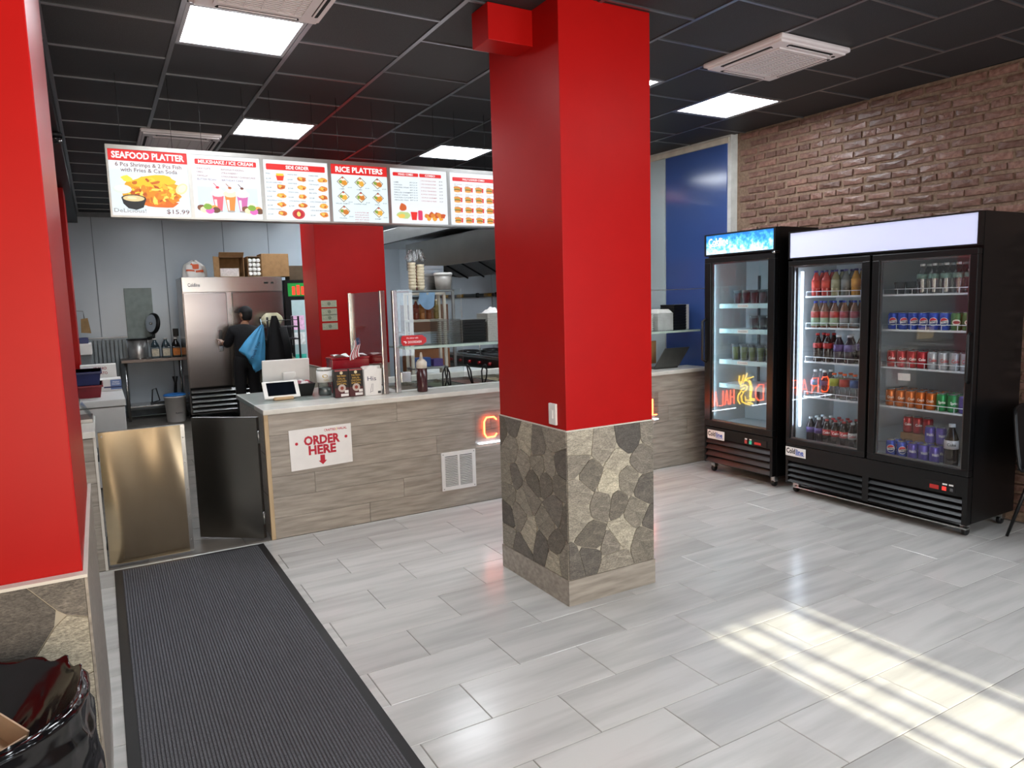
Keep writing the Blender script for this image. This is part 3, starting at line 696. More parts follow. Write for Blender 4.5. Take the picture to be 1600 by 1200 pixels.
p.text(G, '6 Pcs Shrimps & 2 Pcs Fish', .5, .225, .085, .84, bold=.012); p.text(G, 'with Fries & Can Soda', .5, .305, .085, .72, bold=.012)
p.ell('#E6A21A', .5, .62, .38, .21, 24, .12, 0, 1); p.ell('#F2C224', .53, .47, .27, .1, 18, .15, -.1, 2); p.ell('#E88A14', .55, .68, .33, .13, 20, .15, .1, 3); p.ell('#D96A16', .62, .80, .22, .07, 16, .15, .05, 4)
for k in range(70):
    a = random.Random(k+40); t_ = 2*PI*a.random(); r_ = a.random()**0.5; p.ell(['#F5D03A', '#E07A18', '#F0B428', '#B8500F', '#FAD860', '#D98A1A', '#C8681A'][k % 7], .54+.34*r_*math.cos(t_), .62+.19*r_*math.sin(t_), .02+.045*a.random(), .012+.022*a.random(), 8, .3, 3*a.random(), k)
p.ell('#F2DE4A', .2, .44, .07, .05, 9, .3, 0, 6); p.ell('#DCE6DE', .14, .60, .12, .07, 14); p.ell('#F3F5EC', .14, .585, .1, .045, 12); p.ell('#EFE9A8', .9, .56, .07, .1, 12, .05, .6); p.ell('#F8F4CC', .905, .555, .045, .07, 12, .05, .6)
p.poly('#1D1D1F', [(.12, .72), (.43, .74), (.39, .87), (.3, .91), (.2, .89), (.14, .82)]); p.ell('#2A2A2C', .275, .735, .155, .06, 18); p.ell('#E8CD96', .275, .735, .135, .046, 16); p.ell('#F6E4BC', .25, .73, .06, .02, 9, .2)
p.text('#9A9490', 'DeLicious!', .22, .925, .085, .4, bold=.01); p.text(G, '$15.99', .83, .925, .095, .3, bold=.012); p.build(t)
t, p = board(1, 'lit menu board for milkshakes and ice cream with three sundae glasses')
p.rect('#DCE9F6', .04, .36, .96, .92); p.rect('#CFE0F2', .06, .5, .94, .9); p.rect(R_, .05, .065, .95, .15, .012); p.text(W_, 'MILKSHAKE / ICE CREAM', .5, .108, .075, .8, bold=.02)
for j, (a, b_) in enumerate((('CHOCOLATE', 'BANANA PUDDING'), ('OREO', 'STRAWBERRY'), ('VANILLA', 'STRAWBERRY CHEESECAKE'), ('BUTTER PECAN', 'BIRTHDAY CAKE'))):
    p.text('#8A4A4A', a, .07, .215+.057*j, .038, .022*len(a), 'LEFT', .008); p.text('#8A4A4A', b_, .42, .215+.057*j, .038, .024*len(b_), 'LEFT', .008)
for u, c1, c2, c3 in ((.35, '#E86478', '#F6D8DC', '#D83848'), (.53, '#D88A38', '#F3E2C2', '#B05A22'), (.71, '#C86AA6', '#F4F0F2', '#6A3A2A')):
    p.poly(c1, [(u-.085, .62), (u+.085, .62), (u+.05, .88), (u-.05, .88)]); p.poly('#F2EEF0', [(u-.06, .7), (u-.02, .7), (u-.02, .87), (u-.04, .87)]); p.ell(c2, u, .6, .1, .06, 12, .1); p.ell('#FAF6F2', u, .545, .06, .045, 10, .1); p.ell(c3, u, .505, .028, .022, 8); p.poly(c3, [(u-.01, .5), (u-.06, .44), (u-.05, .435), (u+.0, .495)]); p.ell('#A8A29C', u, .885, .06, .016, 10)
for u in (.2, .85):
    for k, (du, dv, c) in enumerate(((-.1, .0, '#7A4A30'), (-.06, .03, '#F0E2B8'), (.08, .0, '#F2A64A'), (.11, .03, '#6A4632'), (.0, -.05, '#F4EAD2'), (.02, .04, '#D86AB8'), (-.01, -.02, '#7FA83C'))): p.ell(c, u+du, .84+dv, .062, .05, 10, .08, 0, k)
p.build(t)
t, p = board(2, 'lit menu board headed SIDE ORDER with rows of small dishes')
p.rect('#E2EDF5', .02, .19, .98, .97); p.rect(R_, .04, .065, .96, .165, .012); p.text(W_, 'SIDE ORDER', .52, .115, .08, .36, bold=.025)
names = [['FRIES', 'WAFFLE FRIES', 'CHEESE FRIES'], ['BACON CHEESE FRIES', 'ONION RINGS', 'CORN NUGGETS'], ['CURLY FRIES', 'POTATO SKINS', 'MAC BITES'], ['MOZZARELLA STICKS', '10 PCS BUFFALO WINGS', '10 PCS CHICKEN WINGS'], ['JALAPENO POPPERS', '', '10 PCS VEGETABLE SAMOSA']]
for r in range(5):
    for c in range(3):
        u, v = .17+.33*c, .28+.148*r
        if r == 4 and c == 1: p.ell('#B5202A', u, v+.02, .1, .085, 18); p.ell('#E0565C', u, v+.02, .088, .074, 18); p.ell('#B5202A', u, v+.02, .08, .066, 18); p.ell('#F3D27A', u, v+.02, .03, .045, 8, .1); continue
        nm = names[r][c]; p.text(BK, nm, u-.14, v-.05, .026, .013*len(nm), 'LEFT', .006); p.text(BK, '$ %d.49' % (3+(r*3+c) % 6), u-.14, v+.035, .03, .075, 'LEFT', .006)
        if r == 0 and c == 0: p.poly('#E23A22', [(u+.01, v-.03), (u+.14, v-.03), (u+.12, v+.06), (u+.03, v+.06)]); p.poly('#F4C23A', [(u+.015, v-.06), (u+.135, v-.06), (u+.13, v-.02), (u+.02, v-.02)])
        else: p.plate(u+.08, v+.02, .075, ['#D9822B', '#C86A24', '#E3A03A'][(r+c) % 3], '#F0C25A', '#B5562A', r*3+c)
p.build(t)
t, p = board(3, 'lit menu board headed RICE PLATTERS with square trays of rice')
p.rect('#DFF0F7', .0, .2, 1, 1); p.rect(R_, 0, 0, 1, .17); p.text(W_, 'RICE PLATTERS', .5, .09, .13, .84, bold=.03)
cap = [['LAMB', 'COMBO', 'CHICKEN'], ['GRILLED SALMON', 'CHOPPED STEAK', 'FISH'], ['FALAFEL', '', 'SHRIMP']]
for r in range(3):
    for c in range(3):
        u, v = .2+.31*c, .3+.255*r
        if r == 2 and c == 1:
            for j, s_ in enumerate(('ALL RICE PLATTERS COME', 'WITH SALAD & RICE', 'WHITE SAUCE', 'AND HOT SAUCE', 'ADD DRINK FOR $1')): p.text('#B5363A', s_, u, v+.02+.042*j, .03, .25, bold=.006)
            continue
        k = .105
        p.poly('#4A4440', [(u, v-k*.95), (u+k, v), (u, v+k*.95), (u-k, v)]); k = .092; p.poly('#F0E6CE', [(u, v-k*.95), (u+k, v), (u, v+k*.95), (u-k, v)])
        p.ell(['#D8912E', '#E0A93A', '#C8782A'][(r+c) % 3], u+.015, v+.01, .06, .048, 10, .25, .4, r*3+c); p.ell('#7FA03C', u-.045, v+.0, .028, .03, 7, .3, 0, c); p.ell('#F6F2E4', u+.0, v-.045, .035, .025, 8, .2); p.ell('#C8402E', u+.0, v-.07, .018, .014, 6)
        p.text(BK, cap[r][c], u-.02, v+.125, .026, .016*len(cap[r][c])+.02, bold=.006); p.text(BK, '$1%d.99' % (2+(r+c) % 3), u+.12, v+.095, .024, .07, bold=.006)
p.build(t)
t, p = board(4, 'lit menu board with a red drinks header and price lists')
p.rect('#E3F0F7', .04, .15, .5, .62); p.rect(R_, .05, .07, .49, .135, .01); p.rect(R_, .51, .07, .9, .135, .01); p.text(W_, 'WINGS / COMBO', .27, .103, .05, .26, bold=.02); p.text(W_, 'COMBO', .7, .103, .05, .18, bold=.02)
for j in range(8): p.text(BK, ['LAMB', 'CHICKEN', 'CHOPPED STEAK', 'GYROS', 'GRILLED SHRIMP', 'PHILLY STEAK', 'CHICKEN CUTLET', 'GRILLED FISH'][j], .06, .25+.046*j, .03, .02*[4, 7, 13, 5, 14, 12, 14, 12][j], 'LEFT', .006); p.text(BK, '$8.99  $11.99', .4, .245+.046*j, .028, .13, bold=.006)
for j in range(7): p.text('#A83A3A', ['2 PCS CHICKEN & FRIES', '3 PCS CHICKEN & FRIES', '4 PCS CHICKEN WINGS', '5 PCS TENDERS', '6 PCS WINGS', '10 PCS SHRIMP', '3 PCS FISH & FRIES'][j], .53, .2+.062*j, .026, .27, 'LEFT', .006); p.text(BK, '$%d.99' % (7+j), .92, .2+.062*j, .028, .06, 'RIGHT', .006)
p.ell('#C8602A', .2, .7, .07, .07, 10, .2, 0, 3); p.ell('#B8D08A', .22, .85, .12, .07, 12, .2, 0, 4); p.ell('#E8C25A', .17, .86, .06, .04, 9, .2, 0, 5); p.poly('#E02A22', [(.33, .78), (.45, .78), (.43, .93), (.35, .93)]); p.rect('#D83A66', .46, .75, .54, .93, .015)
for k in range(9): p.ell(['#D9822B', '#E8A43A', '#C4521E'][k % 3], .62+.036*k, .85+.04*math.sin(k*2), .05, .045, 9, .25, k, k)
p.build(t)
t, p = board(5, 'lit menu board with a grid of sandwiches nearest the red column')
p.rect('#E9F2F7', .02, .03, .98, .97); p.rect(R_, .06, .09, .94, .165, .01); p.text(W_, 'PHILLY & BURGER COMBO', .5, .128, .05, .46, bold=.02)
for r in range(4):
    for c in range(4):
        u, v = .17+.225*c, .31+.195*r
        p.ell('#D98A34', u-.02, v-.02, .075, .03, 10, .12, 0, c); p.ell('#7FA03C', u-.02, v+.008, .075, .014, 9, .2, 0, r); p.ell('#8A4222', u-.02, v+.024, .07, .016, 9, .15); p.ell('#E0A04A', u-.02, v+.045, .07, .022, 9, .1); p.poly('#D8302A', [(u+.045, v-.03), (u+.085, v-.03), (u+.08, v+.055), (u+.05, v+.055)])
        p.text('#A85A5A', ['BEEF BURGER', 'CHEESE BURGER', 'CHICKEN PHILLY', 'STEAK PHILLY'][(r+c) % 4], u, v-.085, .024, .16, bold=.006); p.text(BK, '$%d.99' % (8+(r+c) % 5), u-.04, v-.055, .022, .07, bold=.006)
p.build(t)

# ================================================================== DOOR MAT
M_PILE = mat('mat_pile', '#3C3C3F', c2='#77777C', rough=0.95, scale=420, var=0.3, hard=(0.35, 0.7), spec=0.2); M_RUB = mat('mat_rubber', '#1B1B1C', rough=0.6)
mt = thing('entrance_mat', 'long charcoal ribbed entrance mat on the tiles before the gates', 'floor mat', (0.42, 2.2, 0))
MB().bb(-0.04, 0.876, -0.6, 5.092, 0.0005, 0.005, 0.002).build('backing', M_RUB, mt)
q = MB(); nr_ = 62; wd = 0.83/nr_
for k in range(nr_):
    x = 0.003+wd*k
    q.prism([(x, 0.0051), (x+wd*0.28, 0.0105), (x+wd*0.72, 0.0105), (x+wd, 0.0051)], 'y', -0.56, 5.05)
q.build('ribbed_pile', M_PILE, mt)

# ================================================================== STAINLESS GATES
def gate_panel(q, w_, h_, bul, th=0.03):
    q.grid(lambda u, v: (u*w_, -0.016-bul*(math.sin(PI*u)*0.8+0.5*math.sin(2.6*PI*u+1.1*v)+0.35*math.sin(5*u+3*v)), 0.02+v*h_), 40, 24)
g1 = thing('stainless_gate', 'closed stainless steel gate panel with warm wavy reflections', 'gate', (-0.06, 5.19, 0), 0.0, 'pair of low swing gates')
q = MB(); gate_panel(q, 0.475, 0.866, 0.007); q.build('sheet', mat('gate_steel_lit_tint', '#D6C2A2', rough=0.15, metal=1.0, var=0.04, scale=4), g1, local=True)  # warm reflected light is put into this sheet's colour
MB().box(0, 0.5, -0.012, 0.022, 0.018, 0.886).build('core', M_STEELD, g1, local=True)
MB().box(0.475, 0.5, -0.016, -0.012, 0.018, 0.886).build('edge_strip', M_STEEL, g1, local=True)
q = MB()
for zc in (0.1, 0.27, 0.45, 0.63, 0.8): q.lathe([(0.005, 0), (0.005, 0.003)], (0.487, -0.0195, zc), 8, 'y')
q.lathe([(0.005, 0), (0.005, 0.003)], (0.02, -0.024, 0.86), 8, 'y'); q.build('screw', M_STEELD, g1, local=True)
[MB().cyl((-0.012, 0.0, zz), 0.009, 0.09).build('hinge', M_STEELD, g1, local=True) for zz in (0.12, 0.7)]
dx, dy = 0.522-0.905, 5.47-5.165; gl = math.hypot(dx, dy)
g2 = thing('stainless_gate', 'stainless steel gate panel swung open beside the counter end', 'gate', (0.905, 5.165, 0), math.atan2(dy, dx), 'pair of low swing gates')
q = MB(); q.grid(lambda u, v: (u*gl, 0.016+0.003*math.sin(PI*u)+0.0015*math.sin(7*u+2*v), 0.02+v*0.866), 30, 16); q.build('sheet', mat('gate_steel_dim_tint', '#8F8B84', rough=0.28, metal=1.0, var=0.04, scale=4), g2, local=True)  # same steel, with the dark reflection put into its colour
MB().box(0, gl, -0.018, 0.014, 0.018, 0.886).build('core', M_STEELD, g2, local=True)
[MB().cyl((-0.0, 0.0, zz), 0.009, 0.09).build('hinge', M_STEELD, g2, local=True) for zz in (0.12, 0.7)]
# low wall the left gate hangs from
st = thing('low_wall', 'short plank-faced wall holding the left gate', 'counter', (-0.4, 5.4, 0))
MB().box(-0.95, -0.085, 5.157, 5.9, 0, 0.86).build('carcass', mat('counter_carcass', '#55504A'), st)
for r in range(6): MB().bb(-0.95, -0.087, 5.145, 5.157, 0.0+0.143*r+0.001, 0.143*(r+1)-0.001, 0.0012).build('plank', M_PLANK, st)
MB().box(-0.087, -0.072, 5.14, 5.2, 0, 0.862).build('edge_trim', M_TRIM, st)
MB().bb(-0.95, -0.072, 5.13, 5.92, 0.863, 0.905, 0.004).build('worktop', M_TOP, st)
# ================================================================== GLASS-DOOR COOLERS
FX = 4.80
M_LINER = mat('cooler_liner', '#B9C3C8', rough=0.4, var=0.03)
M_SHELF = mat('cooler_shelf', '#D5DCE2', rough=0.35, var=0.03)
M_STRIP = mat('cooler_led_strip', '#FFFFFF', em=5.0, emc='#DDEBFF', var=0.0)
M_DGLASS = glass('cooler_glass', (0.97, 0.98, 0.98), 0.055)
def bar4(q, a0, a1, z0, z1, wy, wz, x0, x1):   # rectangular frame in the y/z plane
    q.box(x0, x1, a0, a1, z1-wz, z1).box(x0, x1, a0, a1, z0, z0+wz).box(x0, x1, a0, a0+wy, z0+wz, z1-wz).box(x0, x1, a1-wy, a1, z0+wz, z1-wz)
def caster(t, x, y, h):
    MB().bb(x-0.024, x+0.024, y-0.022, y+0.022, h-0.052, h, 0.004).build('caster_fork', M_STEEL, t)
    MB().lathe([(0.0, -0.014), (0.026, -0.014), (0.03, -0.008), (0.03, 0.008), (0.026, 0.014), (0.0, 0.014)], (x-0.004, y, 0.031), 16, 'y').build('caster_wheel', M_BLACKP, t)
def cooler(name_label, y0, y1, ztop, doors, dz0, dz1, gz0, gz1, depth, base=0.095):
    t = thing('glass_door_cooler', name_label, 'drinks cooler', (FX+depth/2, (y0+y1)/2, 0))
    xb = FX+depth; xf = FX+0.055
    MB().box(xf, xb, y0, y0+0.03, base, ztop).box(xf, xb, y1-0.03, y1, base, ztop).box(xf, xb, y0+0.03, y1-0.03, dz1, ztop).box(xf, xb, y0+0.03, y1-0.03, base, dz0+0.01).box(xb-0.02, xb, y0+0.03, y1-0.03, dz0+0.01, dz1).build('cabinet', M_BLACK, t)
    i0, i1 = y0+0.0305, y1-0.0305
    MB().box(xf+0.03, xb-0.022, i0, i0+0.006, dz0+0.012, dz1-0.002).box(xf+0.03, xb-0.022, i1-0.006, i1, dz0+0.012, dz1-0.002).box(xb-0.028, xb-0.022, i0+0.006, i1-0.006, dz0+0.012, dz1-0.002).box(xf+0.03, xb-0.028, i0+0.006, i1-0.006, dz0+0.012, dz0+0.02).box(xf+0.03, xb-0.028, i0+0.006, i1-0.006, dz1-0.008, dz1-0.002).build('liner', M_LINER, t)
    for (a, b_, ga, gb) in doors:
        q = MB(); zz0, zz1 = dz0, dz1
        q.box(FX, FX+0.05, a, b_, gz1, dz1).box(FX, FX+0.05, a, b_, dz0, gz0).box(FX, FX+0.05, a, ga, gz0, gz1).box(FX, FX+0.05, gb, b_, gz0, gz1)
        d = q.build('door', M_BLACK, t, bevel=0.004)
        q = MB(); bar4(q, ga+0.001, gb-0.001, gz0+0.001, gz1-0.001, 0.012, 0.012, FX+0.018, FX+0.03); q.build('glass_spacer', mat('aluminium_spacer', '#7C7D80', rough=0.4, metal=0.8), d)
        MB().box(FX+0.012, FX+0.017, ga, gb, gz0, gz1).build('glass_pane', M_DGLASS, d)
    for (x, y) in ((FX+0.09, y0+0.05), (FX+0.09, y1-0.05), (xb-0.06, y0+0.05), (xb-0.06, y1-0.05)): caster(t, x, y, base)
    return t
def louvre(t, y0, y1, z0, z1, n, M=M_BLACK):
    MB().box(FX+0.03, FX+0.034, y0, y1, z0, z1).build('grille_recess', M_DARK, t)
    h = (z1-z0)/n; l = y1-y0
    me = mesh_of(MB().add([(0.0,-l/2,-h*0.32),(0.0,l/2,-h*0.32),(0.028,l/2,h*0.38),(0.028,-l/2,h*0.38),(0.006,-l/2,-h*0.44),(0.006,l/2,-h*0.44),(0.032,l/2,h*0.3),(0.032,-l/2,h*0.3)], [(0,3,2,1),(4,5,6,7),(0,1,5,4),(1,2,6,5),(2,3,7,6),(3,0,4,7)]), 'louvre', M)
    for k in range(n): piece('louvre', me, t, Vector((FX+0.0, (y0+y1)/2, z0+h*(k+0.5)))-WLOC[t.name])
YV, ZV = (0, -1, 0), (0, 0, 1)
def badge(t, y0, y1, z0, z1):
    o = MB().bb(FX-0.004, FX+0.0, y0, y1, z0, z1, 0.002).build('badge', M_PAPER, t)
    q = MB(); q.text('Cold', (FX-0.0047, y1-0.008, (z0+z1)/2+0.004), YV, ZV, 0.058, 'LEFT', 0.03, (y1-y0)*0.44); q.build('badge_dark_lettering', flat('#14141A'), o)
    q = MB(); q.text('line', (FX-0.0047, y1-0.008-(y1-y0)*0.47, (z0+z1)/2+0.002), YV, ZV, 0.058, 'LEFT', 0.03, (y1-y0)*0.38); q.box(FX-0.0047, FX-0.0042, y0+0.012, (y0+y1)/2, z0+0.014, z0+0.018); q.build('badge_blue_lettering', flat('#2350B0'), o)
# ---- narrow cooler
k1 = cooler('narrow one-door glass cooler with a blue lit header', 4.028, 4.815, 2.175, [(4.034, 4.81, 4.1, 4.737)], 0.44, 1.965, 0.495, 1.92, 0.53)
h = MB(); bar4(h, 4.03, 4.813, 1.982, 2.172, 0.018, 0.012, FX, FX+0.054); h = h.build('header_frame', M_BLACK, k1)
def header_mat():
    m = bpy.data.materials.new('icy_header'); m.use_nodes = True; nt = m.node_tree; N = nt.nodes; L = nt.links; b = N['Principled BSDF']
    tc = N.new('ShaderNodeTexCoord'); sp = N.new('ShaderNodeSeparateXYZ'); L.new(tc.outputs['Object'], sp.inputs[0])
    nz = N.new('ShaderNodeTexNoise'); nz.inputs['Scale'].default_value = 28; nz.inputs['Detail'].default_value = 5; L.new(tc.outputs['Object'], nz.inputs['Vector'])
    mr = N.new('ShaderNodeMapRange'); mr.inputs['From Min'].default_value = 1.99; mr.inputs['From Max'].default_value = 2.16; mr.inputs['To Min'].default_value = 0.25; mr.inputs['To Max'].default_value = -0.22; L.new(sp.outputs['Z'], mr.inputs[0])
    ad = N.new('ShaderNodeMath'); L.new(nz.outputs['Fac'], ad.inputs[0]); L.new(mr.outputs[0], ad.inputs[1])
    rp = N.new('ShaderNodeValToRGB'); e = rp.color_ramp.elements; e[0].position = 0.32; e[0].color = (*hexc('#1E6FC0'), 1); e[1].position = 0.78; e[1].color = (*hexc('#CFEFFF'), 1); x = e.new(0.52); x.color = (*hexc('#4AA6E2'), 1)
    L.new(ad.outputs[0], rp.inputs[0]); L.new(rp.outputs[0], b.inputs['Base Color']); L.new(rp.outputs[0], b.inputs['Emission Color']); b.inputs['Emission Strength'].default_value = 0.32
    return m
hp = MB().box(FX+0.006, FX+0.012, 4.048, 4.795, 1.994, 2.16).build('header_picture', header_mat(), h)
hp.data.transform(Matrix.Translation(WLOC[k1.name])); hp.location = -WLOC[k1.name]
q = MB(); q.text('Coldline', (FX+0.0045, 4.768, 2.10), YV, ZV, 0.085, 'LEFT', 0.012, 0.23)
q.add([(FX+0.0045, 4.755, 2.062), (FX+0.0045, 4.56, 2.066), (FX+0.0045, 4.56, 2.07), (FX+0.0045, 4.765, 2.07)], [(0, 1, 2, 3)]); q.build('header_lettering', flat('#FFFFFF', 0.36), h)
MB().box(FX+0.005, FX+0.054, 4.034, 4.81, 0.335, 0.432).build('lower_panel', M_BLACK, k1)
[MB().box(FX+0.005, FX+0.054, a, b_, 0.1, 0.335).build('grille_side', M_BLACK, k1) for a, b_ in ((4.034, 4.06), (4.79, 4.81))]
louvre(k1, 4.06, 4.79, 0.1, 0.335, 4, mat('louvre_black', '#1A1214', rough=0.35))
badge(k1, 4.561, 4.766, 0.327, 0.408)
q = MB().bb(FX-0.001, FX+0.006, 4.09, 4.33, 0.338, 0.395, 0.003).build('control_panel', M_BLACKP, k1)
MB().bb(FX-0.006, FX, 4.30, 4.325, 0.345, 0.375, 0.002).build('red_switch', flat('#B04038'), q); MB().bb(FX-0.006, FX, 4.25, 4.275, 0.345, 0.375, 0.002).build('green_switch', flat('#2F8F74', 0.3), q)
MB().box(FX-0.003, FX, 4.15, 4.22, 0.352, 0.372).build('display', flat('#7A1A18', 0.5), q)
for yy in (4.312, 4.262): MB().box(FX-0.003, FX, yy-0.012, yy+0.012, 0.38, 0.39).build('sticker', M_PAPER, q)
MB().tube([(FX-0.002, 4.79, 1.42), (FX-0.035, 4.80, 1.40), (FX-0.035, 4.80, 1.05), (FX-0.002, 4.79, 1.03)], 0.012, 8).build('handle', M_BLACKP, k1)
MB().cyl((FX+0.004, 4.026, 1.968), 0.01, 0.03, 'y', 8).build('hinge', M_STEEL, k1)
MB().box(FX+0.06, FX+0.075, 4.765, 4.778, 0.52, 1.9).build('light_strip', mat('cooler_soft_strip', '#FFFFFF', em=6.0, emc='#CFEFFF', var=0.0), k1)
for yy in (4.62, 4.16):
    MB().box(5.292, 5.30, yy-0.012, yy+0.012, 0.6, 1.8).build('shelf_upright', mat('grey_upright', '#4A4E52', rough=0.5), k1)
tags = {0: 'Lemonade', 1: 'Watermelon', 2: 'S. Lemonade', 3: ''}
for i, z in enumerate((1.555, 1.33, 1.05, 0.83)):
    s_ = MB().box(FX+0.14, 5.29, 4.075, 4.755, z-0.012, z-0.006); sh = s_.build('shelf', M_SHELF, k1)
    MB().box(FX+0.132, FX+0.14, 4.075, 4.755, z-0.042, z-0.002).build('price_rail', mat('rail_blue', '#B8DCE2', rough=0.4), sh)
    if tags[i]:
        MB().box(FX+0.1305, FX+0.132, 4.42, 4.54, z-0.036, z-0.008).build('price_tag', M_PAPER, sh); q = MB(); q.text(tags[i], (FX+0.13, 4.48, z-0.022), YV, ZV, 0.018, 'CENTER', 0.0, 0.1); q.build('tag_lettering', flat('#333333'), sh)
# ---- wide cooler
k2 = cooler('wide two-door glass cooler full of cans and bottles', 2.468, 3.902, 2.115, [(3.2, 3.898, 3.262, 3.862), (2.472, 3.182, 2.52, 3.128)], 0.415, 1.885, 0.458, 1.845, 0.585)
h = MB(); bar4(h, 2.47, 3.9, 1.9, 2.113, 0.012, 0.01, FX, FX+0.054); h = h.build('header_frame', M_BLACK, k2)
MB().box(FX+0.006, FX+0.012, 2.482, 3.888, 1.91, 2.103).build('header_diffuser', mat('header_white', '#C9CCE0', em=0.15, emc='#B4C0F0', var=0.0), h)
MB().lathe([(0.016, 2.56), (0.016, 3.82)], (FX+0.03, 0, 2.0), 10, 'y').build('header_tube', mat('header_tube_glow', '#FFFFFF', em=3.0, emc='#DDE6FF', var=0.0), h)
MB().box(FX+0.005, FX+0.054, 2.472, 3.898, 0.275, 0.41).box(FX+0.005, FX+0.054, 2.472, 2.505, 0.09, 0.275).box(FX+0.005, FX+0.054, 3.165, 3.215, 0.09, 0.275).box(FX+0.005, FX+0.054, 3.875, 3.898, 0.09, 0.275).build('lower_panel', M_BLACK, k2)
louvre(k2, 3.215, 3.875, 0.095, 0.27, 4); louvre(k2, 2.505, 3.165, 0.095, 0.27, 4)
MB().box(FX+0.002, FX+0.05, 2.47, 3.82, 0.062, 0.072).build('kick_rail', M_STEEL, k2)
MB().box(FX+0.02, FX+0.04, 2.5, 2.52, 0.072, 0.096).build('rail_bracket', M_STEEL, k2); MB().box(FX+0.02, FX+0.04, 3.78, 3.8, 0.072, 0.096).build('rail_bracket', M_STEEL, k2)
badge(k2, 3.703, 3.894, 0.318, 0.392)
q = MB().bb(FX-0.001, FX+0.006, 2.55, 2.75, 0.29, 0.352, 0.003).build('control_panel', M_BLACKP, k2)
MB().box(FX-0.003, FX, 2.655, 2.715, 0.298, 0.325).build('display', flat('#6A1714', 0.5), q); MB().bb(FX-0.006, FX, 2.605, 2.632, 0.298, 0.325, 0.002).build('red_switch', flat('#C0302A', 0.4), q); MB().bb(FX-0.006, FX, 2.562, 2.58, 0.3, 0.32, 0.002).build('grey_switch', flat('#55585a'), q)
MB().box(FX-0.003, FX, 2.6, 2.63, 0.336, 0.346).build('sticker', M_PAPER, q); MB().box(FX-0.003, FX, 2.56, 2.588, 0.336, 0.346).build('sticker', M_PAPER, q)
MB().tube([(FX-0.001, 2.50, 1.35), (FX-0.03, 2.495, 1.33), (FX-0.03, 2.495, 1.05), (FX-0.001, 2.50, 1.03)], 0.009, 8).build('handle', M_BLACKP, k2)
MB().box(FX+0.055, FX+0.068, 3.806, 3.82, 0.56, 1.80).build('light_strip', M_STRIP, k2); MB().box(FX+0.055, FX+0.066, 2.497, 2.503, 0.55, 1.78).build('light_strip', mat('cooler_side_strip', '#FFFFFF', em=3.0, emc='#DDEBFF', var=0.0), k2)
MB().box(FX+0.056, FX+0.09, 3.165, 3.215, 0.43, 1.87).build('centre_post', mat('post_black', '#101012', rough=0.4), k2)
SHZ = (1.607, 1.36, 1.092, 0.81)
for z in SHZ:
    for a, b_ in ((3.225, 3.80), (2.515, 3.155)):
        sh = MB().box(FX+0.095, FX+0.5, a, b_, z-0.012, z-0.004).build('shelf', M_SHELF, k2)
        MB().box(FX+0.088, FX+0.095, a, b_, z-0.014, z-0.001).build('shelf_lip', M_SHELF, sh)
        MB().tube([(FX+0.09, a+0.005, z+0.034), (FX+0.09, b_-0.005, z+0.034)], 0.0028, 6).build('guard_rail', M_SHELF, sh)
        for k in range(7): MB().box(FX+0.0885, FX+0.0915, a+0.005+(b_-a-0.013)*k/6, a+0.008+(b_-a-0.013)*k/6, z-0.002, z+0.032).build('guard_post', M_SHELF, sh)
MB().box(FX+0.0895, FX+0.0905, 2.93, 3.02, 1.0, 1.05).build('price_slip', M_PAPER, k2)

# ================================================================== DRINKS
def bentpoly(q, pts, R, z, A=PI):
    q.add([(R*math.cos(A+p[0]/R), R*math.sin(A+p[0]/R), z+p[1]) for p in pts], [list(range(len(pts)))])
def bentband(q, xs_, lo, hi, R, z, A=PI):        # strip of quads wrapped round the can, from lo(x) to hi(x)
    for x0, x1 in zip(xs_[:-1], xs_[1:]):
        f_ = lambda x, zz: (R*math.cos(A+x/R), R*math.sin(A+x/R), z+zz)
        q.add([f_(x0, lo(x0)), f_(x1, lo(x1)), f_(x1, hi(x1)), f_(x0, hi(x0))], [(0, 1, 2, 3)])
def disc(q, r, R, z, ex=1.0, ey=1.0, lo=None, hi=None, n=12):
    g = lambda x: ey*math.sqrt(max(0, r*r-(x/ex)**2)); xs_ = [ex*r*math.cos(PI*(1-k/n)) for k in range(n+1)]
    bentband(q, xs_, lambda x: max(-g(x), min(g(x), lo(x))) if lo else -g(x), lambda x: min(g(x), max(-g(x), hi(x))) if hi else g(x), R, z)
def circ(r, a0=0, a1=2*PI, n=16): return [(r*math.cos(a0+(a1-a0)*k/n), r*math.sin(a0+(a1-a0)*k/n)) for k in range(n+1)]
M_ALU = mat('can_aluminium', '#C4C6C8', rough=0.25, metal=0.9, var=0.03)
def can_mat(c): return mat('can_'+c, c, rough=0.25, metal=0.35, var=0.06, scale=60)
CANR = 0.033
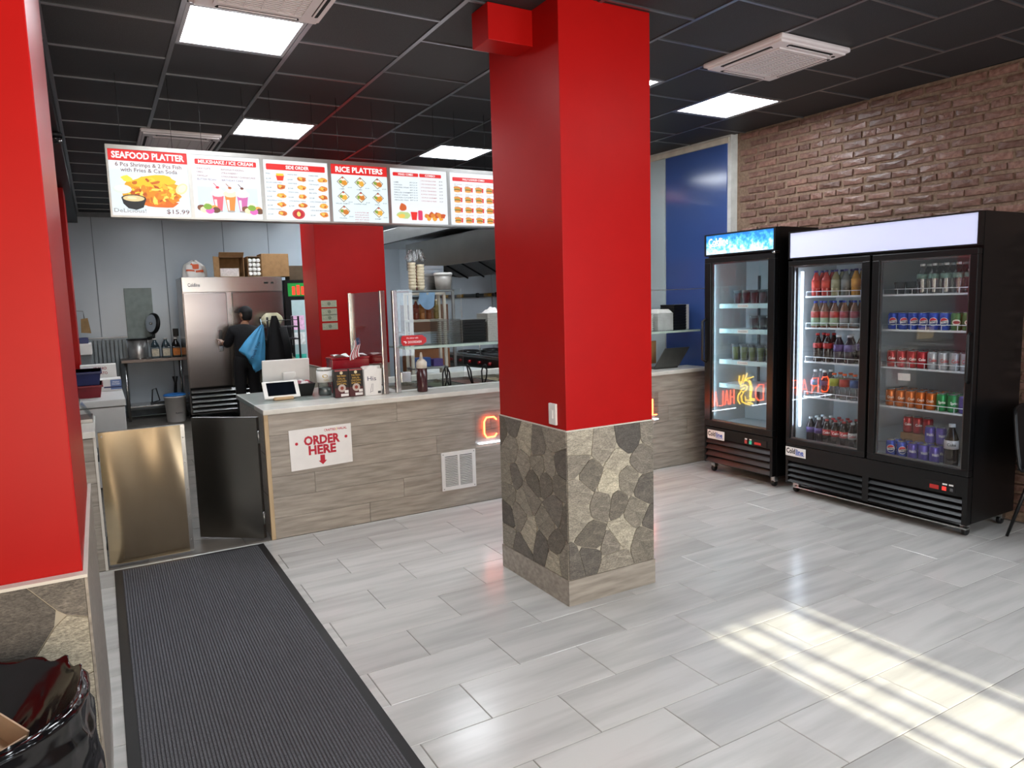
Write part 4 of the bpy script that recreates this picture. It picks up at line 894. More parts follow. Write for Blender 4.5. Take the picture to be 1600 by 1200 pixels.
def make_can(name, c, label, group, word=None, wc='#FFFFFF', emblem=None, ws=0.026, ww=0.045):
    b = MB().lathe([(0.026, 0.0), (0.031, 0.006), (CANR, 0.012), (CANR, 0.104), (0.030, 0.112), (0.027, 0.117)], seg=20).build(name, can_mat(c))
    tag(b, label, 'drink can', group)
    MB().lathe([(0.0, 0.1175), (0.024, 0.1175), (0.0265, 0.121), (0.0275, 0.117)], seg=16).build('lid', M_ALU, b, local=True)
    R = CANR+0.0006
    if emblem == 'globe':
        q = MB(); disc(q, 0.028, R, 0.058); q.build('emblem_disc', flat('#EFEFF2'), b, local=True)
        q = MB(); disc(q, 0.0255, R+0.0004, 0.058, lo=lambda x: 0.008+0.12*x); q.build('emblem_top', flat('#D02030'), b, local=True)
        q = MB(); disc(q, 0.0255, R+0.0004, 0.058, hi=lambda x: -0.009+0.12*x); q.build('emblem_bottom', flat('#15306E'), b, local=True)
        q = MB(); q.text('PEPSI', (0, 0, 0.058), (1,0,0), (0,0,1), 0.014, 'CENTER', 0.03, 0.042, bend=((0, 0), R+0.0008, PI)); q.build('lettering', flat('#14141A'), b, local=True)
    elif emblem == 'oval':
        q = MB(); disc(q, 0.022, R, 0.055, 1.25, 0.9); q.build('emblem_disc', flat('#E6DCC8'), b, local=True)
        q = MB(); disc(q, 0.02, R+0.0004, 0.055, 1.0, 0.5); q.build('emblem_band', flat('#A83A3A'), b, local=True)
    if word:
        q = MB(); q.text(word, (0, 0, 0.062), (1,0,0), (0,0,1), ws, 'CENTER', 0.025, ww, bend=((0, 0), R+0.0004, PI)); q.build('lettering', flat(wc), b, local=True)
    return b
def plastic(c, a=0.9): return mat('drink_'+c, c, rough=0.08, var=0.08, spec=0.6)
def make_bottle(name, liquid, label_c, cap, label, group, h=0.225, r=0.034, lz=(0.32, 0.58), waist=0.0, word=None, wc='#FFFFFF', label_c2=None, clear=None):
    k = h
    prof = [(r*0.82, 0.0), (r*0.98, 0.02*k), (r, 0.06*k), (r*(1-waist), 0.3*k), (r*(1-waist), 0.34*k), (r, 0.40*k), (r, 0.56*k), (r*0.93, 0.66*k), (r*0.66, 0.78*k), (r*0.42, 0.88*k), (r*0.38, 0.93*k)]
    b = MB().lathe(prof, seg=18).build(name, clear or plastic(liquid)); tag(b, label, 'drink bottle', group)
    MB().lathe([(r*0.44, 0.925*k), (r*0.46, 0.93*k), (r*0.46, 0.99*k), (r*0.40, 1.0*k)], seg=14).build('cap', mat('cap_'+cap, cap, rough=0.4, var=0.04), b, local=True)
    R = r*1.012
    o = MB().lathe([(R, lz[0]*k), (R, lz[1]*k)], seg=18).build('label_band', mat('wrap_'+label_c, label_c, rough=0.35, var=0.08, scale=40), b, local=True)
    if label_c2: MB().lathe([(R*1.006, (lz[0]+(lz[1]-lz[0])*0.55)*k), (R*1.006, (lz[1]-0.01)*k)], seg=18).build('label_stripe', mat('wrap_'+label_c2, label_c2, rough=0.35, var=0.08, scale=40), b, local=True)
    if word:
        q = MB(); q.text(word, (0, 0, (lz[0]+lz[1])/2*k), (1,0,0), (0,0,1), 0.028, 'CENTER', 0.02, 0.055, bend=((0, 0), R*1.012, PI)); q.build('lettering', flat(wc), b, local=True)
    return b
ORD = ['first', 'second', 'third', 'fourth', 'fifth', 'sixth', 'seventh', 'eighth']
def place(proto, spots, rows=('front', 'second', 'back')):
    base = proto['label']; xs_ = sorted(set(round(p[0], 3) for p in spots)); zs_ = sorted(set(round(p[2], 2) for p in spots))
    for i, s_ in enumerate(spots):
        o = proto if i == 0 else dup(proto, s_)
        o.location = s_; o.rotation_euler = (0, 0, 0.5+(0.25*math.sin(7.3*i) if i else 0))
        if len(spots) > 1:
            mates = sorted([p[1] for p in spots if abs(p[0]-s_[0]) < 0.002 and abs(p[2]-s_[2]) < 0.02], reverse=True); k = mates.index(s_[1])
            rw = rows[xs_.index(round(s_[0], 3))] if len(xs_) > 1 else 'only'
            if rw == 'second' and len(xs_) == 2: rw = 'back'
            if len(zs_) > 1 and abs(s_[2]-zs_[0]) > 0.05: rw = 'stacked'
            o['label'] = base+', '+('%s in %s row' % (ORD[k], rw) if len(mates) > 1 else '%s row' % rw)
X1, X2, X3 = FX+0.14, FX+0.215, FX+0.29
def row(ys, z, xs_=(X1, X2)): return [(x, y, z) for x in xs_ for y in ys]
zt, zs2, z3, z4, zb = SHZ[0]-0.0035, SHZ[1]-0.0035, SHZ[2]-0.0035, SHZ[3]-0.0035, 0.4355
# left door
make = lambda *a, **k: make_bottle('juice_bottle', *a, **k)
G1 = 'fruit drinks on the top shelf, left door'
place(make('#B8322A', '#C8402E', '#39367A', 'red fruit drink bottle on the top shelf, left door', G1, h=0.2, r=0.033, lz=(0.3, 0.62)), row((3.745, 3.655), zt))
place(make('#8A8560', '#9A9878', '#39367A', 'olive fruit drink bottle on the top shelf, left door', G1, h=0.2, r=0.033, lz=(0.3, 0.62)), row((3.57,), zt))
place(make('#5E625F', '#7C8080', '#39367A', 'grey fruit drink bottle on the top shelf, left door', G1, h=0.2, r=0.033, lz=(0.3, 0.62)), row((3.485,), zt))
place(make('#B8862A', '#C89038', '#39367A', 'amber fruit drink bottle on the top shelf, left door', G1, h=0.2, r=0.033, lz=(0.3, 0.62)), row((3.4, 3.315), zt))
G2 = 'blue-capped bottles on the second shelf, left door'
place(make_bottle('tea_bottle', '#7A5A48', '#9FB59A', '#2F47A8', 'blue-capped bottle, green and red label, second shelf, left door', G2, h=0.21, r=0.033, lz=(0.08, 0.62), label_c2='#B04A44'), row((3.745, 3.66, 3.575), zs2))
place(make_bottle('tea_bottle', '#7A5A48', '#8E9296', '#2F47A8', 'blue-capped bottle, grey and crimson label, second shelf, left door', G2, h=0.21, r=0.033, lz=(0.08, 0.62), label_c2='#8E4450'), row((3.49, 3.405, 3.32), zs2))
place(make_bottle('cola_bottle', '#2A1A14', '#B23A3A', '#B02A2A', 'red-capped cola bottle with a red label, third shelf, left door', 'bottles on the third shelf, left door', h=0.225, lz=(0.48, 0.66)), row((3.72, 3.63), z3))
place(make_bottle('juice_bottle', '#2C2130', '#6A5A92', '#C9C9D2', 'white-capped dark bottle, purple label, third shelf, left door', 'bottles on the third shelf, left door', h=0.215, r=0.04, lz=(0.42, 0.66)), row((3.53, 3.44), z3, (X1, X3)))
place(make_bottle('juice_bottle', '#9AA0A0', '#4FAE52', '#3A3F44', 'wide clear bottle with a green label, third shelf, left door', 'bottles on the third shelf, left door', h=0.225, r=0.048, lz=(0.42, 0.62), label_c2='#7CC24A', clear=M_CLEARP), row((3.305,), z3, (X1+0.01,)))
G4 = 'bottles on the fourth shelf, left door'
place(make_bottle('water_bottle', '#B9CFDC', '#5AA4CC', '#E4E8EC', 'white-capped water bottle with a blue label, fourth shelf, left door', G4, h=0.215, lz=(0.45, 0.62), clear=M_CLEARP), row((3.735,), z4))
place(make_bottle('juice_bottle', '#33263A', '#4A3A66', '#E4E8EC', 'white-capped dark purple bottle, fourth shelf, left door', G4, h=0.215, lz=(0.45, 0.62)), row((3.65,), z4))
for nm, lc, y in (('yellow', '#9FA63A', 3.565), ('red', '#A83A30', 3.475), ('blue', '#2F4F86', 3.385), ('teal', '#31586A', 3.3)):
    place(make_bottle('sports_drink_bottle', '#8E8E80', lc, '#D85A24', 'orange-capped sports drink, %s label, fourth shelf, left door' % nm, G4, h=0.2, r=0.037, lz=(0.5, 0.78), waist=0.12, clear=M_CLEARP), row((y,), z4))
G5 = 'small soda bottles on the floor of the cooler behind the left door'
place(make_bottle('soda_bottle', '#241C26', '#5A4A86', '#C9D2D8', 'white-capped soda bottle with a purple label, floor of the left door', G5, h=0.2, r=0.032, lz=(0.38, 0.6)), row((3.77, 3.695), zb, (X1, X2, X3)))
place(make_bottle('soda_bottle', '#1E1412', '#B23034', '#A83034', 'red-capped cola bottle with a red label, floor of the left door', G5, h=0.2, r=0.032, lz=(0.36, 0.6), word='Coke'), row((3.62, 3.545, 3.47), zb, (X1, X2, X3)))
place(make_bottle('soda_bottle', '#1E1614', '#C2C2C0', '#C8CCD0', 'white-capped soda bottle with a silver label, floor of the left door', G5, h=0.2, r=0.032, lz=(0.36, 0.6), word='Coke', wc='#B02A34'), row((3.395, 3.32), zb, (X1, X2, X3)))
# right door
def make_cup(name, c, label, group, h=0.11, r=0.04, liquid=None):
    b = MB().lathe([(r*0.75, 0.0), (r*0.98, h), (r*1.02, h), (r*1.02, h*0.97), (r*0.95, h*0.96), (r*0.72, 0.004), (0, 0.004)], seg=18).build(name, c); tag(b, label, 'cup', group)
    if liquid: MB().lathe([(0.0, 0.006), (r*0.71, 0.006), (r*0.88, h*0.85), (0.0, h*0.85)], seg=16).build('drink', liquid, b, local=True); MB().lathe([(r*1.06, h), (r*1.06, h+0.006), (r*0.9, h+0.008), (0.0, h+0.008)], seg=18).build('lid', M_CLEARP, b, local=True)
    return b
place(make_cup('plastic_cup', M_CLEARP, 'clear plastic cup on the top shelf beside the water bottles', 'clear cups on the top shelf', 0.088, 0.038), row((3.06, 2.975), zt, (X1, X3)))
place(make_bottle('water_bottle', '#C9D2D6', '#6E8C84', '#D9DEE2', 'clear water bottle with a green label, top shelf, right door', 'water bottles on the top shelf', h=0.205, r=0.034, lz=(0.5, 0.66), clear=M_CLEARP), row((2.90, 2.82, 2.74, 2.66, 2.585), zt))
Y8 = [3.10-0.073*k for k in range(8)]
place(make_can('soda_can', '#1F45B4', 'blue can with a round emblem, second shelf, right door', 'cans on the second shelf, right door', emblem='globe'), row(Y8[:6], zs2, (X1, X2, X3)))
place(make_can('soda_can', '#4E7A4A', 'green can with a cream oval, second shelf, right door', 'cans on the second shelf, right door', emblem='oval'), row(Y8[6:], zs2, (X1, X2, X3)))
place(make_can('soda_can', '#B02A34', 'red cola can, third shelf, right door', 'cans on the third shelf, right door', 'Coke'), row(Y8[:4], z3, (X1, X2, X3)))
place(make_can('soda_can', '#B4B8BE', 'silver cola can with red lettering, third shelf, right door', 'cans on the third shelf, right door', 'Coke', '#B02A34', None, 0.034, 0.052), row(Y8[4:], z3, (X1, X2, X3)))
place(make_can('soda_can', '#C86A2A', 'orange soda can, fourth shelf, right door', 'cans on the fourth shelf, right door', 'Crush', '#F2E6D8'), row(Y8[:5], z4, (X1, X2, X3)))
place(make_can('soda_can', '#1E8A4E', 'green lemon soda can, fourth shelf, right door', 'cans on the fourth shelf, right door', 'Sprite', '#F4F8F4'), row(Y8[5:7], z4, (X1, X2, X3)))
place(make_can('soda_can', '#5A4E9A', 'purple grape soda can, fourth shelf, right door', 'cans on the fourth shelf, right door'), row(Y8[7:], z4, (X1, X2, X3)))
place(make_can('soda_can', '#1F45B5', 'blue round-emblem can, floor of right door', 'cans on the floor of the cooler behind the right door', emblem='globe'), row((3.085, 3.005), zb, (X1, X2)))
place(make_can('soda_can', '#5446A6', 'purple can lettered in white, floor of right door', 'cans on the floor of the cooler behind the right door', "Welch's", '#EDEDF4'), row((2.925, 2.848, 2.771), zb, (X1, X2))+[(X2, 2.848, zb+0.1225), (X2, 2.771, zb+0.1225)])
bp_ = MB().bb(FX+0.255, FX+0.50, 2.85, 3.09, zb, zb+0.16, 0.004); cb_ = obj1('drinks_carton', bp_, M_CARD, 'brown carton under the red cans on the floor of the right door', 'carton', (0, 0, 0))
place(make_can('soda_can', '#A83038', 'red can on the carton, floor of right door', 'red cans on the carton', 'Coke'), [(FX+0.3, 3.06-0.073*k, zb+0.1605) for k in range(3)])
place(make_bottle('cola_bottle', '#17110F', '#C9C9CC', '#C9CED4', 'large diet cola bottle, silver label, cooler floor', 'cola bottles on the floor of the right door', h=0.29, r=0.045, lz=(0.42, 0.62), word='Coke', wc='#2A2A2E'), [(X1+0.01, 2.665, zb), (X1+0.06, 2.565, zb)])
# narrow cooler cups
def juice(c): return mat('juice_'+c, c, rough=0.15, var=0.15, scale=30)
place(make_cup('drink_cup', M_CLEARP, 'cup of dark red drink, top shelf of narrow cooler', 'red drinks on the top shelf of narrow cooler', 0.115, 0.043, juice('#8E1F2A')), [(x, 4.60-0.092*k, 1.5495) for x in (FX+0.2, FX+0.3) for k in range(6)])
place(make_cup('drink_cup', M_CLEARP, 'cup of plum drink, second shelf of narrow cooler', 'plum drinks on the second shelf of narrow cooler', 0.115, 0.043, juice('#3A1C26')), [(x, 4.41-0.092*k, 1.3245) for x in (FX+0.2, FX+0.3) for k in range(4)])
place(make_cup('drink_cup', M_CLEARP, 'cup of green drink, third shelf of narrow cooler', 'green drinks on the third shelf of narrow cooler', 0.14, 0.045, juice('#A9B84A')), [(x, 4.62-0.095*k, 1.0445) for x in (FX+0.2, FX+0.3) for k in range(6)])

# ================================================================== CHAIR AT THE RIGHT EDGE
ch = thing('shell_chair', 'black shell chair with splayed legs at the right edge', 'chair', (5.205, 2.105, 0), math.radians(176))
def shell(u, v):
    a = (u-0.5)*2; w_ = 0.22+0.03*math.sin(PI*v)
    if v < 0.5: t = v/0.5; return (a*w_, 0.2-0.38*t, 0.45+0.03*a*a+(0.01 if t < 0.2 else 0))
    t = (v-0.5)/0.5; return (a*(w_-0.015*t*t), -0.18-0.07*t+0.05*a*a, 0.45+0.03*a*a+0.02+0.40*t-0.05*a*a*t)
q = MB(); q.grid(shell, 16, 24); o = q.build('seat_shell', M_BLACKP, ch, local=True); sm = o.modifiers.new('thick', 'SOLIDIFY'); sm.thickness = 0.012
MB().tube([shell(0, v/12) for v in range(13)]+[shell(u/10, 1) for u in range(1, 10)]+[shell(1, 1-v/12) for v in range(13)], 0.009, 6).build('rim', M_BLACKP, ch, local=True)
for sx, sy_ in ((-1, 1), (1, 1), (-1, -1), (1, -1)): MB().tube([(sx*0.13, sy_*0.12, 0.44), (sx*0.155, sy_*0.235, 0.008)], [0.014, 0.010], 8).build('leg', M_BLACK, ch, local=True)
MB().tube([(-0.13, 0.12, 0.43), (0.13, -0.12, 0.43)], 0.008, 6).tube([(0.13, 0.12, 0.42), (-0.13, -0.12, 0.42)], 0.008, 6).build('under_frame', M_BLACK, ch, local=True)

# ================================================================== LITTER BIN
from mathutils import noise as NZ
BX, BY = -0.362, 1.845
bn = thing('litter_bin', 'litter bin lined with a shiny black bag at the lower left', 'trash bin', (BX, BY, 0))
MB().lathe([(0.2, 0.0), (0.205, 0.01), (0.255, 0.74), (0.265, 0.745), (0.265, 0.765), (0.25, 0.765), (0.24, 0.74), (0.195, 0.02), (0.0, 0.02)], (BX, BY, 0), 28).build('bin_body', M_BLACKP, bn)
M_BAG = mat('black_bag', '#0B0B0D', rough=0.14, var=0.2, scale=9, bump=0.1, spec=0.7)
def bag(u, v):
    a = 2*PI*u; c_, s_ = math.cos(a), math.sin(a)
    if v < 0.36: t = v/0.36; r = 0.272+0.012*math.sin(PI*t); z = 0.46+0.325*t; k = 0.35+0.65*t
    elif v < 0.5: t = (v-0.36)/0.14; r = 0.275-0.035*t; z = 0.785+0.012*math.sin(PI*t); k = 1.0
    else: t = (v-0.5)/0.5; r = 0.24-0.215*t; z = 0.785-0.2*t**0.85; k = 1.0+0.7*math.sin(PI*t)
    p = Vector((c_*r*6, s_*r*6, z*6)); n1 = 1-2*abs(NZ.noise(p)); n2 = 1-2*abs(NZ.noise(p*2.3+Vector((5, 1, 2)))); n3 = NZ.noise(p*5.1)
    d = 0.03*n1+0.017*n2+0.006*n3-0.018
    r += d*k*(0.35 if 0.3 < v < 0.45 else 0.8); z += d*k*(0.9 if v > 0.45 else 0.25)
    return (BX+min(r, 0.292)*c_, BY+min(r, 0.292)*s_*0.97, z)
q = MB(); q.grid(bag, 150, 70); o = q.build('bin_bag', M_BAG, bn)
cf = MB(); cf.T = Matrix.Translation((-0.315, 1.80, 0.70)) @ Matrix.Rotation(0.75, 4, 'Z') @ Matrix.Rotation(0.35, 4, 'X')
cf.box(-0.1, 0.09, -0.05, 0.06, 0.0, 0.004).box(-0.1, 0.09, 0.056, 0.06, 0.004, 0.06).box(0.086, 0.09, -0.05, 0.056, 0.004, 0.06).box(-0.1, 0.086, -0.05, -0.046, 0.004, 0.05); cf.T = None
o = cf.build('cardboard_tray', mat('pale_card', '#C9AE92', rough=0.8)); tag(o, 'torn pale cardboard tray thrown in the black bin bag', 'cardboard')
# ================================================================== ON THE COUNTER
T = CT+0.001
# till
mo = thing('till_monitor', 'white till screen seen from behind on the counter', 'monitor', (1.32, 6.02, T))
q = MB(); q.T = Matrix.Translation((1.31, 6.03, 1.10)) @ Matrix.Rotation(0.12, 4, 'X'); q.bb(-0.19, 0.19, -0.012, 0.012, -0.115, 0.115, 0.008); q.T = None; q.build('screen_back', M_WHITE, mo)
MB().bb(1.27, 1.375, 5.965, 6.012, 0.985, 1.11, 0.01).build('rear_hub', M_WHITE, mo)
MB().bb(1.21, 1.41, 5.93, 6.1, T, T+0.018, 0.006).build('foot', M_WHITE, mo); MB().box(1.29, 1.35, 5.99, 6.02, T+0.018, 1.0).build('stem', M_WHITE, mo)
tb = thing('card_tablet', 'white customer tablet tilted on a wooden foot', 'tablet', (1.18, 5.62, T))
q = MB(); q.T = Matrix.Translation((1.18, 5.64, T+0.075)) @ Matrix.Rotation(-0.62, 4, 'X') @ Matrix.Rotation(0.0, 4, 'Z'); q.bb(-0.135, 0.135, -0.007, 0.007, -0.075, 0.075, 0.006); q.T = None; q.build('case', M_PAPER, tb)
q = MB(); q.T = Matrix.Translation((1.18, 5.64, T+0.075)) @ Matrix.Rotation(-0.62, 4, 'X'); q.box(-0.105, 0.105, -0.0085, -0.0072, -0.055, 0.06); q.T = None; q.build('screen', mat('dark_screen', '#0C1018', rough=0.08), tb)
MB().bb(1.11, 1.26, 5.57, 5.66, T, T+0.024, 0.01).build('foot', mat('wood_foot', '#B99A74', rough=0.5), tb)
MB().box(1.16, 1.2, 5.62, 5.66, T+0.02, T+0.06).build('stem', mat('wood_foot', '#B99A74'), tb)
tr = thing('sweet_tray', 'black tray heaped with wrapped sweets', 'tray', (1.40, 5.8, T))
MB().add([(1.345,5.72,T),(1.435,5.72,T),(1.435,5.86,T),(1.345,5.86,T),(1.318,5.69,T+0.1),(1.46,5.69,T+0.1),(1.46,5.89,T+0.1),(1.318,5.89,T+0.1),(1.325,5.70,T+0.1),(1.452,5.70,T+0.1),(1.452,5.88,T+0.1),(1.325,5.88,T+0.1),(1.35,5.725,T+0.01),(1.43,5.725,T+0.01),(1.43,5.855,T+0.01),(1.35,5.855,T+0.01)],
         [(0,3,2,1),(0,1,5,4),(1,2,6,5),(2,3,7,6),(3,0,4,7),(4,5,9,8),(5,6,10,9),(6,7,11,10),(7,4,8,11),(8,9,13,12),(9,10,14,13),(10,11,15,14),(11,8,12,15),(12,13,14,15)]).build('tray', M_BLACKP, tr)
rs = random.Random(2)
for k in range(16):
    q = MB(); q.ball((1.35+0.08*rs.random(), 5.73+0.12*rs.random(), T+0.085+0.025*rs.random()), 0.022, 0.014, 0.012, 8, 6); q.build('wrapped_sweet', flat(['#D8C8CC', '#C04A58', '#E6E2E0', '#A86A74'][k % 4]), tr)
jr = thing('tip_jar', 'clear jar with a white printed wrap beside the black cartons', 'jar', (1.525, 5.66, T))
MB().lathe([(0.05, T), (0.054, T+0.01), (0.054, T+0.1), (0.06, T+0.115), (0.06, T+0.2), (0.052, T+0.208)], (1.525, 5.66, 0), 20).build('jar_body', M_CLEARP, jr)
MB().lathe([(0.0615, T+0.105), (0.0615, T+0.195)], (1.525, 5.66, 0), 20).build('paper_wrap', M_PAPER, jr)
q = MB(); bentpoly(q, [(p[0]*1.3, p[1]*0.9) for p in circ(0.016)], 0.0622, 0.0, -PI/2-0.2); q.T = None
q.v = [(p[0]+1.525, p[1]+5.66, p[2]+T+0.155) for p in q.v]; q.text('TIPS', (0, 0, T+0.122), (1,0,0), (0,0,1), 0.02, 'CENTER', 0.0, 0.04, bend=((1.525, 5.66), 0.0622, -PI/2-0.1)); q.build('wrap_print', flat('#B79A3A'), jr)
MB().lathe([(0.056, T+0.2), (0.056, T+0.214), (0.0, T+0.216)], (1.525, 5.66, 0), 20).build('lid', M_PAPER, jr)
MB().lathe([(0.0, T+0.006), (0.049, T+0.006), (0.049, T+0.06), (0.0, T+0.07)], (1.525, 5.66, 0), 16).build('coins', M_STEELD, jr)
def dark_carton(x, label):
    t = thing('tea_carton', label, 'carton', (x, 5.42, T), group='black and gold cartons on the counter')
    MB().bb(x-0.055, x+0.055, 5.40, 5.46, T, T+0.215, 0.002).build('carton', mat('carton_black', '#16120F', rough=0.45), t)
    y = 5.3992
    MB().box(x-0.055, x+0.055, y, y+0.0006, T+0.002, T+0.075).build('lower_panel', flat('#4A1A1E'), t)
    MB().box(x-0.05, x+0.05, y, y+0.0006, T+0.203, T+0.213).build('top_band', flat('#9A4A4C'), t)
    q = MB(); X, Z = (1, 0, 0), (0, 0, 1)
    for j, (s_, w_) in enumerate((('THE FRESH', .07), ('HALAL', .06), ('CHICKEN', .075), ('SPECIAL', .075))): q.text(s_, (x, y-0.0003, T+0.165-0.02*j), X, Z, 0.02, 'CENTER', 0.01, w_)
    q.build('gold_lettering', flat('#C29A45'), t)
    MB().lathe([(0.012, 0), (0.012, 0.0006)], (x, y-0.0002, T+0.19), 12, 'y').build('seal', flat('#D9CDA8'), t)
    MB().lathe([(0.03, 0), (0.022, 0.0005)], (x, y-0.0004, T+0.072), 16, 'y').build('plate_picture', flat('#B8A8A0'), t); MB().lathe([(0.014, 0), (0.01, 0.0005)], (x, y-0.0009, T+0.072), 10, 'y').build('dish_picture', flat('#8A3A2A'), t)
    MB().box(x-0.01, x+0.05, y-0.0005, y, T+0.008, T+0.028).build('white_slip', M_PAPER, t); MB().box(x+0.02, x+0.05, y-0.0005, y, T+0.034, T+0.055).build('white_slip', M_PAPER, t)
dark_carton(1.585, 'black and gold carton nearest the jar'); dark_carton(1.698, 'black and gold carton nearest the white cup')
cp = thing('straw_tub', 'white square tub lettered in dark blue beside the steel posts', 'container', (1.84, 5.41, T))
q = MB(); q.add([(1.775,5.375,T),(1.905,5.375,T),(1.905,5.47,T),(1.775,5.47,T),(1.768,5.372,T+0.205),(1.912,5.372,T+0.205),(1.912,5.475,T+0.205),(1.768,5.475,T+0.205)], [(0,3,2,1),(4,5,6,7),(0,1,5,4),(1,2,6,5),(2,3,7,6),(3,0,4,7)]); q.v = [(p[0]-0.013, p[1], p[2]) for p in q.v]; q.build('tub', M_PAPER, cp)
q = MB(); rs = random.Random(4)
q.grid(lambda u, v: (1.827+(0.073+0.006*math.sin(40*u))*math.cos(2*PI*u), 5.424+(0.054+0.004*math.sin(40*u))*math.sin(2*PI*u), T+0.165+0.06*v), 60, 3); q.build('ruffled_top', M_PAPER, cp)
q = MB(); q.text('His', (1.777, 5.3715, T+0.13), (1, 0, 0), (0, 0, 1), 0.05, 'LEFT', 0.0, 0.07); q.build('lettering', flat('#28324E'), cp)
q = MB(); q.tube([(1.80, 5.372, T+0.02), (1.815, 5.3715, T+0.09), (1.825, 5.3715, T+0.09), (1.82, 5.372, T+0.03), (1.805, 5.372, T+0.03)], 0.0012, 4); q.build('line_drawing', flat('#28324E'), cp)
MB().box(1.862, 1.887, 5.3722, 5.3735, T+0.012, T+0.03).build('barcode', flat('#333333'), cp)
rx = thing('red_box', 'glossy red display box behind the black cartons', 'box', (1.78, 5.76, T))
MB().bb(1.60, 1.905, 5.68, 5.86, T, T+0.27, 0.004).build('box', mat('red_gloss', '#8E1220', rough=0.2), rx)
MB().bb(1.595, 1.91, 5.675, 5.865, T+0.271, T+0.285, 0.004).build('lid', mat('red_gloss', '#8E1220'), rx)
q = MB(); q.grid(lambda u, v: (1.62+0.13*u, 5.69+0.12*v, T+0.3+0.012*math.sin(5*u+3*v)), 10, 6); obj1('paper_sheet', q, M_PAPER, 'curled white paper on the left of the red box', 'paper', (0, 0, 0))
q = MB(); q.grid(lambda u, v: (1.77+0.13*u, 5.69+0.12*v, T+0.297+0.008*math.sin(4*u-2*v)), 10, 6); obj1('paper_sheet', q, M_PAPER, 'flat white paper on the right of the red box', 'paper', (0, 0, 0))
fg = thing('small_flag', 'small striped flag on a stick standing on the red box', 'flag', (1.79, 5.72, T+0.3))
q = MB(); q.tube([(1.80, 5.665, T+0.287), (1.795, 5.66, T+0.48)], 0.0025, 6).build('stick', M_STEELD, fg)
def flagp(u, v): return (1.80-0.075*u*(0.55+0.45*v)+0.02+0.01*math.sin(6*v), 5.655-0.012*math.sin(9*u+2*v), T+0.45-0.16*v-0.03*u)
for k in range(9):
    q = MB(); q.grid(lambda u, v: flagp((k+u)/9, v), 2, 8); q.build('stripe', flat('#B23A44' if k % 2 else '#E8E4E4'), fg)
q = MB(); q.grid(lambda u, v: (lambda p: (p[0], p[1]-0.0012, p[2]))(flagp(0.55*u, 0.36*v)), 5, 4); q.build('blue_canton', flat('#3A4668'), fg)
# steel posts and sneeze guard
sgd = thing('sneeze_guard', 'glass sneeze guard on steel posts along the counter', 'sneeze guard', (2.5, 5.36, T))
for x in (1.925, 2.028): MB().bb(x-0.019, x+0.019, 5.345, 5.383, T, 1.745, 0.003).build('post', M_STEEL, sgd)
for x in (4.45,): MB().bb(x-0.019, x+0.019, 5.345, 5.383, T, 1.3, 0.003).build('post', M_STEEL, sgd)
MB().bb(1.91, 1.935, 6.16, 6.185, T, 1.745, 0.003).build('post', M_STEEL, sgd)
MB().box(1.92, 1.928, 5.385, 6.16, 1.0, 1.74).build('side_pane', glass('guard_glass', (0.94, 0.96, 0.95), 0.03), sgd)
MB().box(2.05, 2.612, 5.36, 5.368, 1.0, 1.75).build('front_pane', glass('guard_glass', (0.94, 0.96, 0.95), 0.03), sgd)
MB().bb(2.048, 5.165, 5.24, 5.59, 1.288, 1.3, 0.002).build('glass_shelf', mat('shelf_glass_green', '#8FA89C', rough=0.06, trans=0.0, var=0.03, alpha=0.45), sgd)
MB().box(2.05, 5.165, 5.232, 5.24, 1.284, 1.304).build('shelf_edge', mat('shelf_edge_green', '#A9BDB2', rough=0.2), sgd)
MB().bb(2.047, 2.13, 5.33, 5.36, 1.02, 1.10, 0.003).build('clamp', M_STEEL, sgd)
# delivery sign
dd = thing('delivery_sign', 'red arrow-shaped delivery sign on the sneeze guard', 'sign', (2.16, 5.34, 1.35))
MB().prism([(2.062, 1.33), (2.075, 1.308), (2.24, 1.308), (2.275, 1.33), (2.275, 1.362), (2.24, 1.388), (2.075, 1.388), (2.062, 1.37)], 'y', 5.337, 5.342).build('plate', flat('#C41A1E', 0.0, 0.3), dd)
q = MB(); q.text('We deliver with', (2.155, 5.3364, 1.367), (1, 0, 0), (0, 0, 1), 0.018, 'CENTER', 0.01, 0.1); q.text('DOORDASH', (2.175, 5.3364, 1.334), (1, 0, 0), (0, 0, 1), 0.026, 'CENTER', 0.02, 0.115)
q.prism([(2.078, 1.344), (2.10, 1.344), (2.108, 1.334), (2.1, 1.325), (2.092, 1.325), (2.096, 1.336), (2.084, 1.336)], 'y', 5.3364, 5.3368); q.build('lettering', flat('#F4E8E8'), dd)
sb = thing('sauce_bottle', 'squeeze bottle of dark red sauce on the counter ledge', 'bottle', (2.21, 5.305, T))
MB().lathe([(0.04, 0), (0.043, 0.01), (0.043, 0.19), (0.0, 0.19)], (2.21, 5.305, T), 18).build('sauce', mat('dark_sauce', '#3E1D1E', rough=0.25), sb)
MB().lathe([(0.0435, 0.19), (0.0435, 0.235), (0.03, 0.255), (0.014, 0.265), (0.007, 0.315), (0.0, 0.316)], (2.21, 5.305, T), 18).build('cap', mat('bottle_cap_cream', '#D8D0C2', rough=0.4), sb)
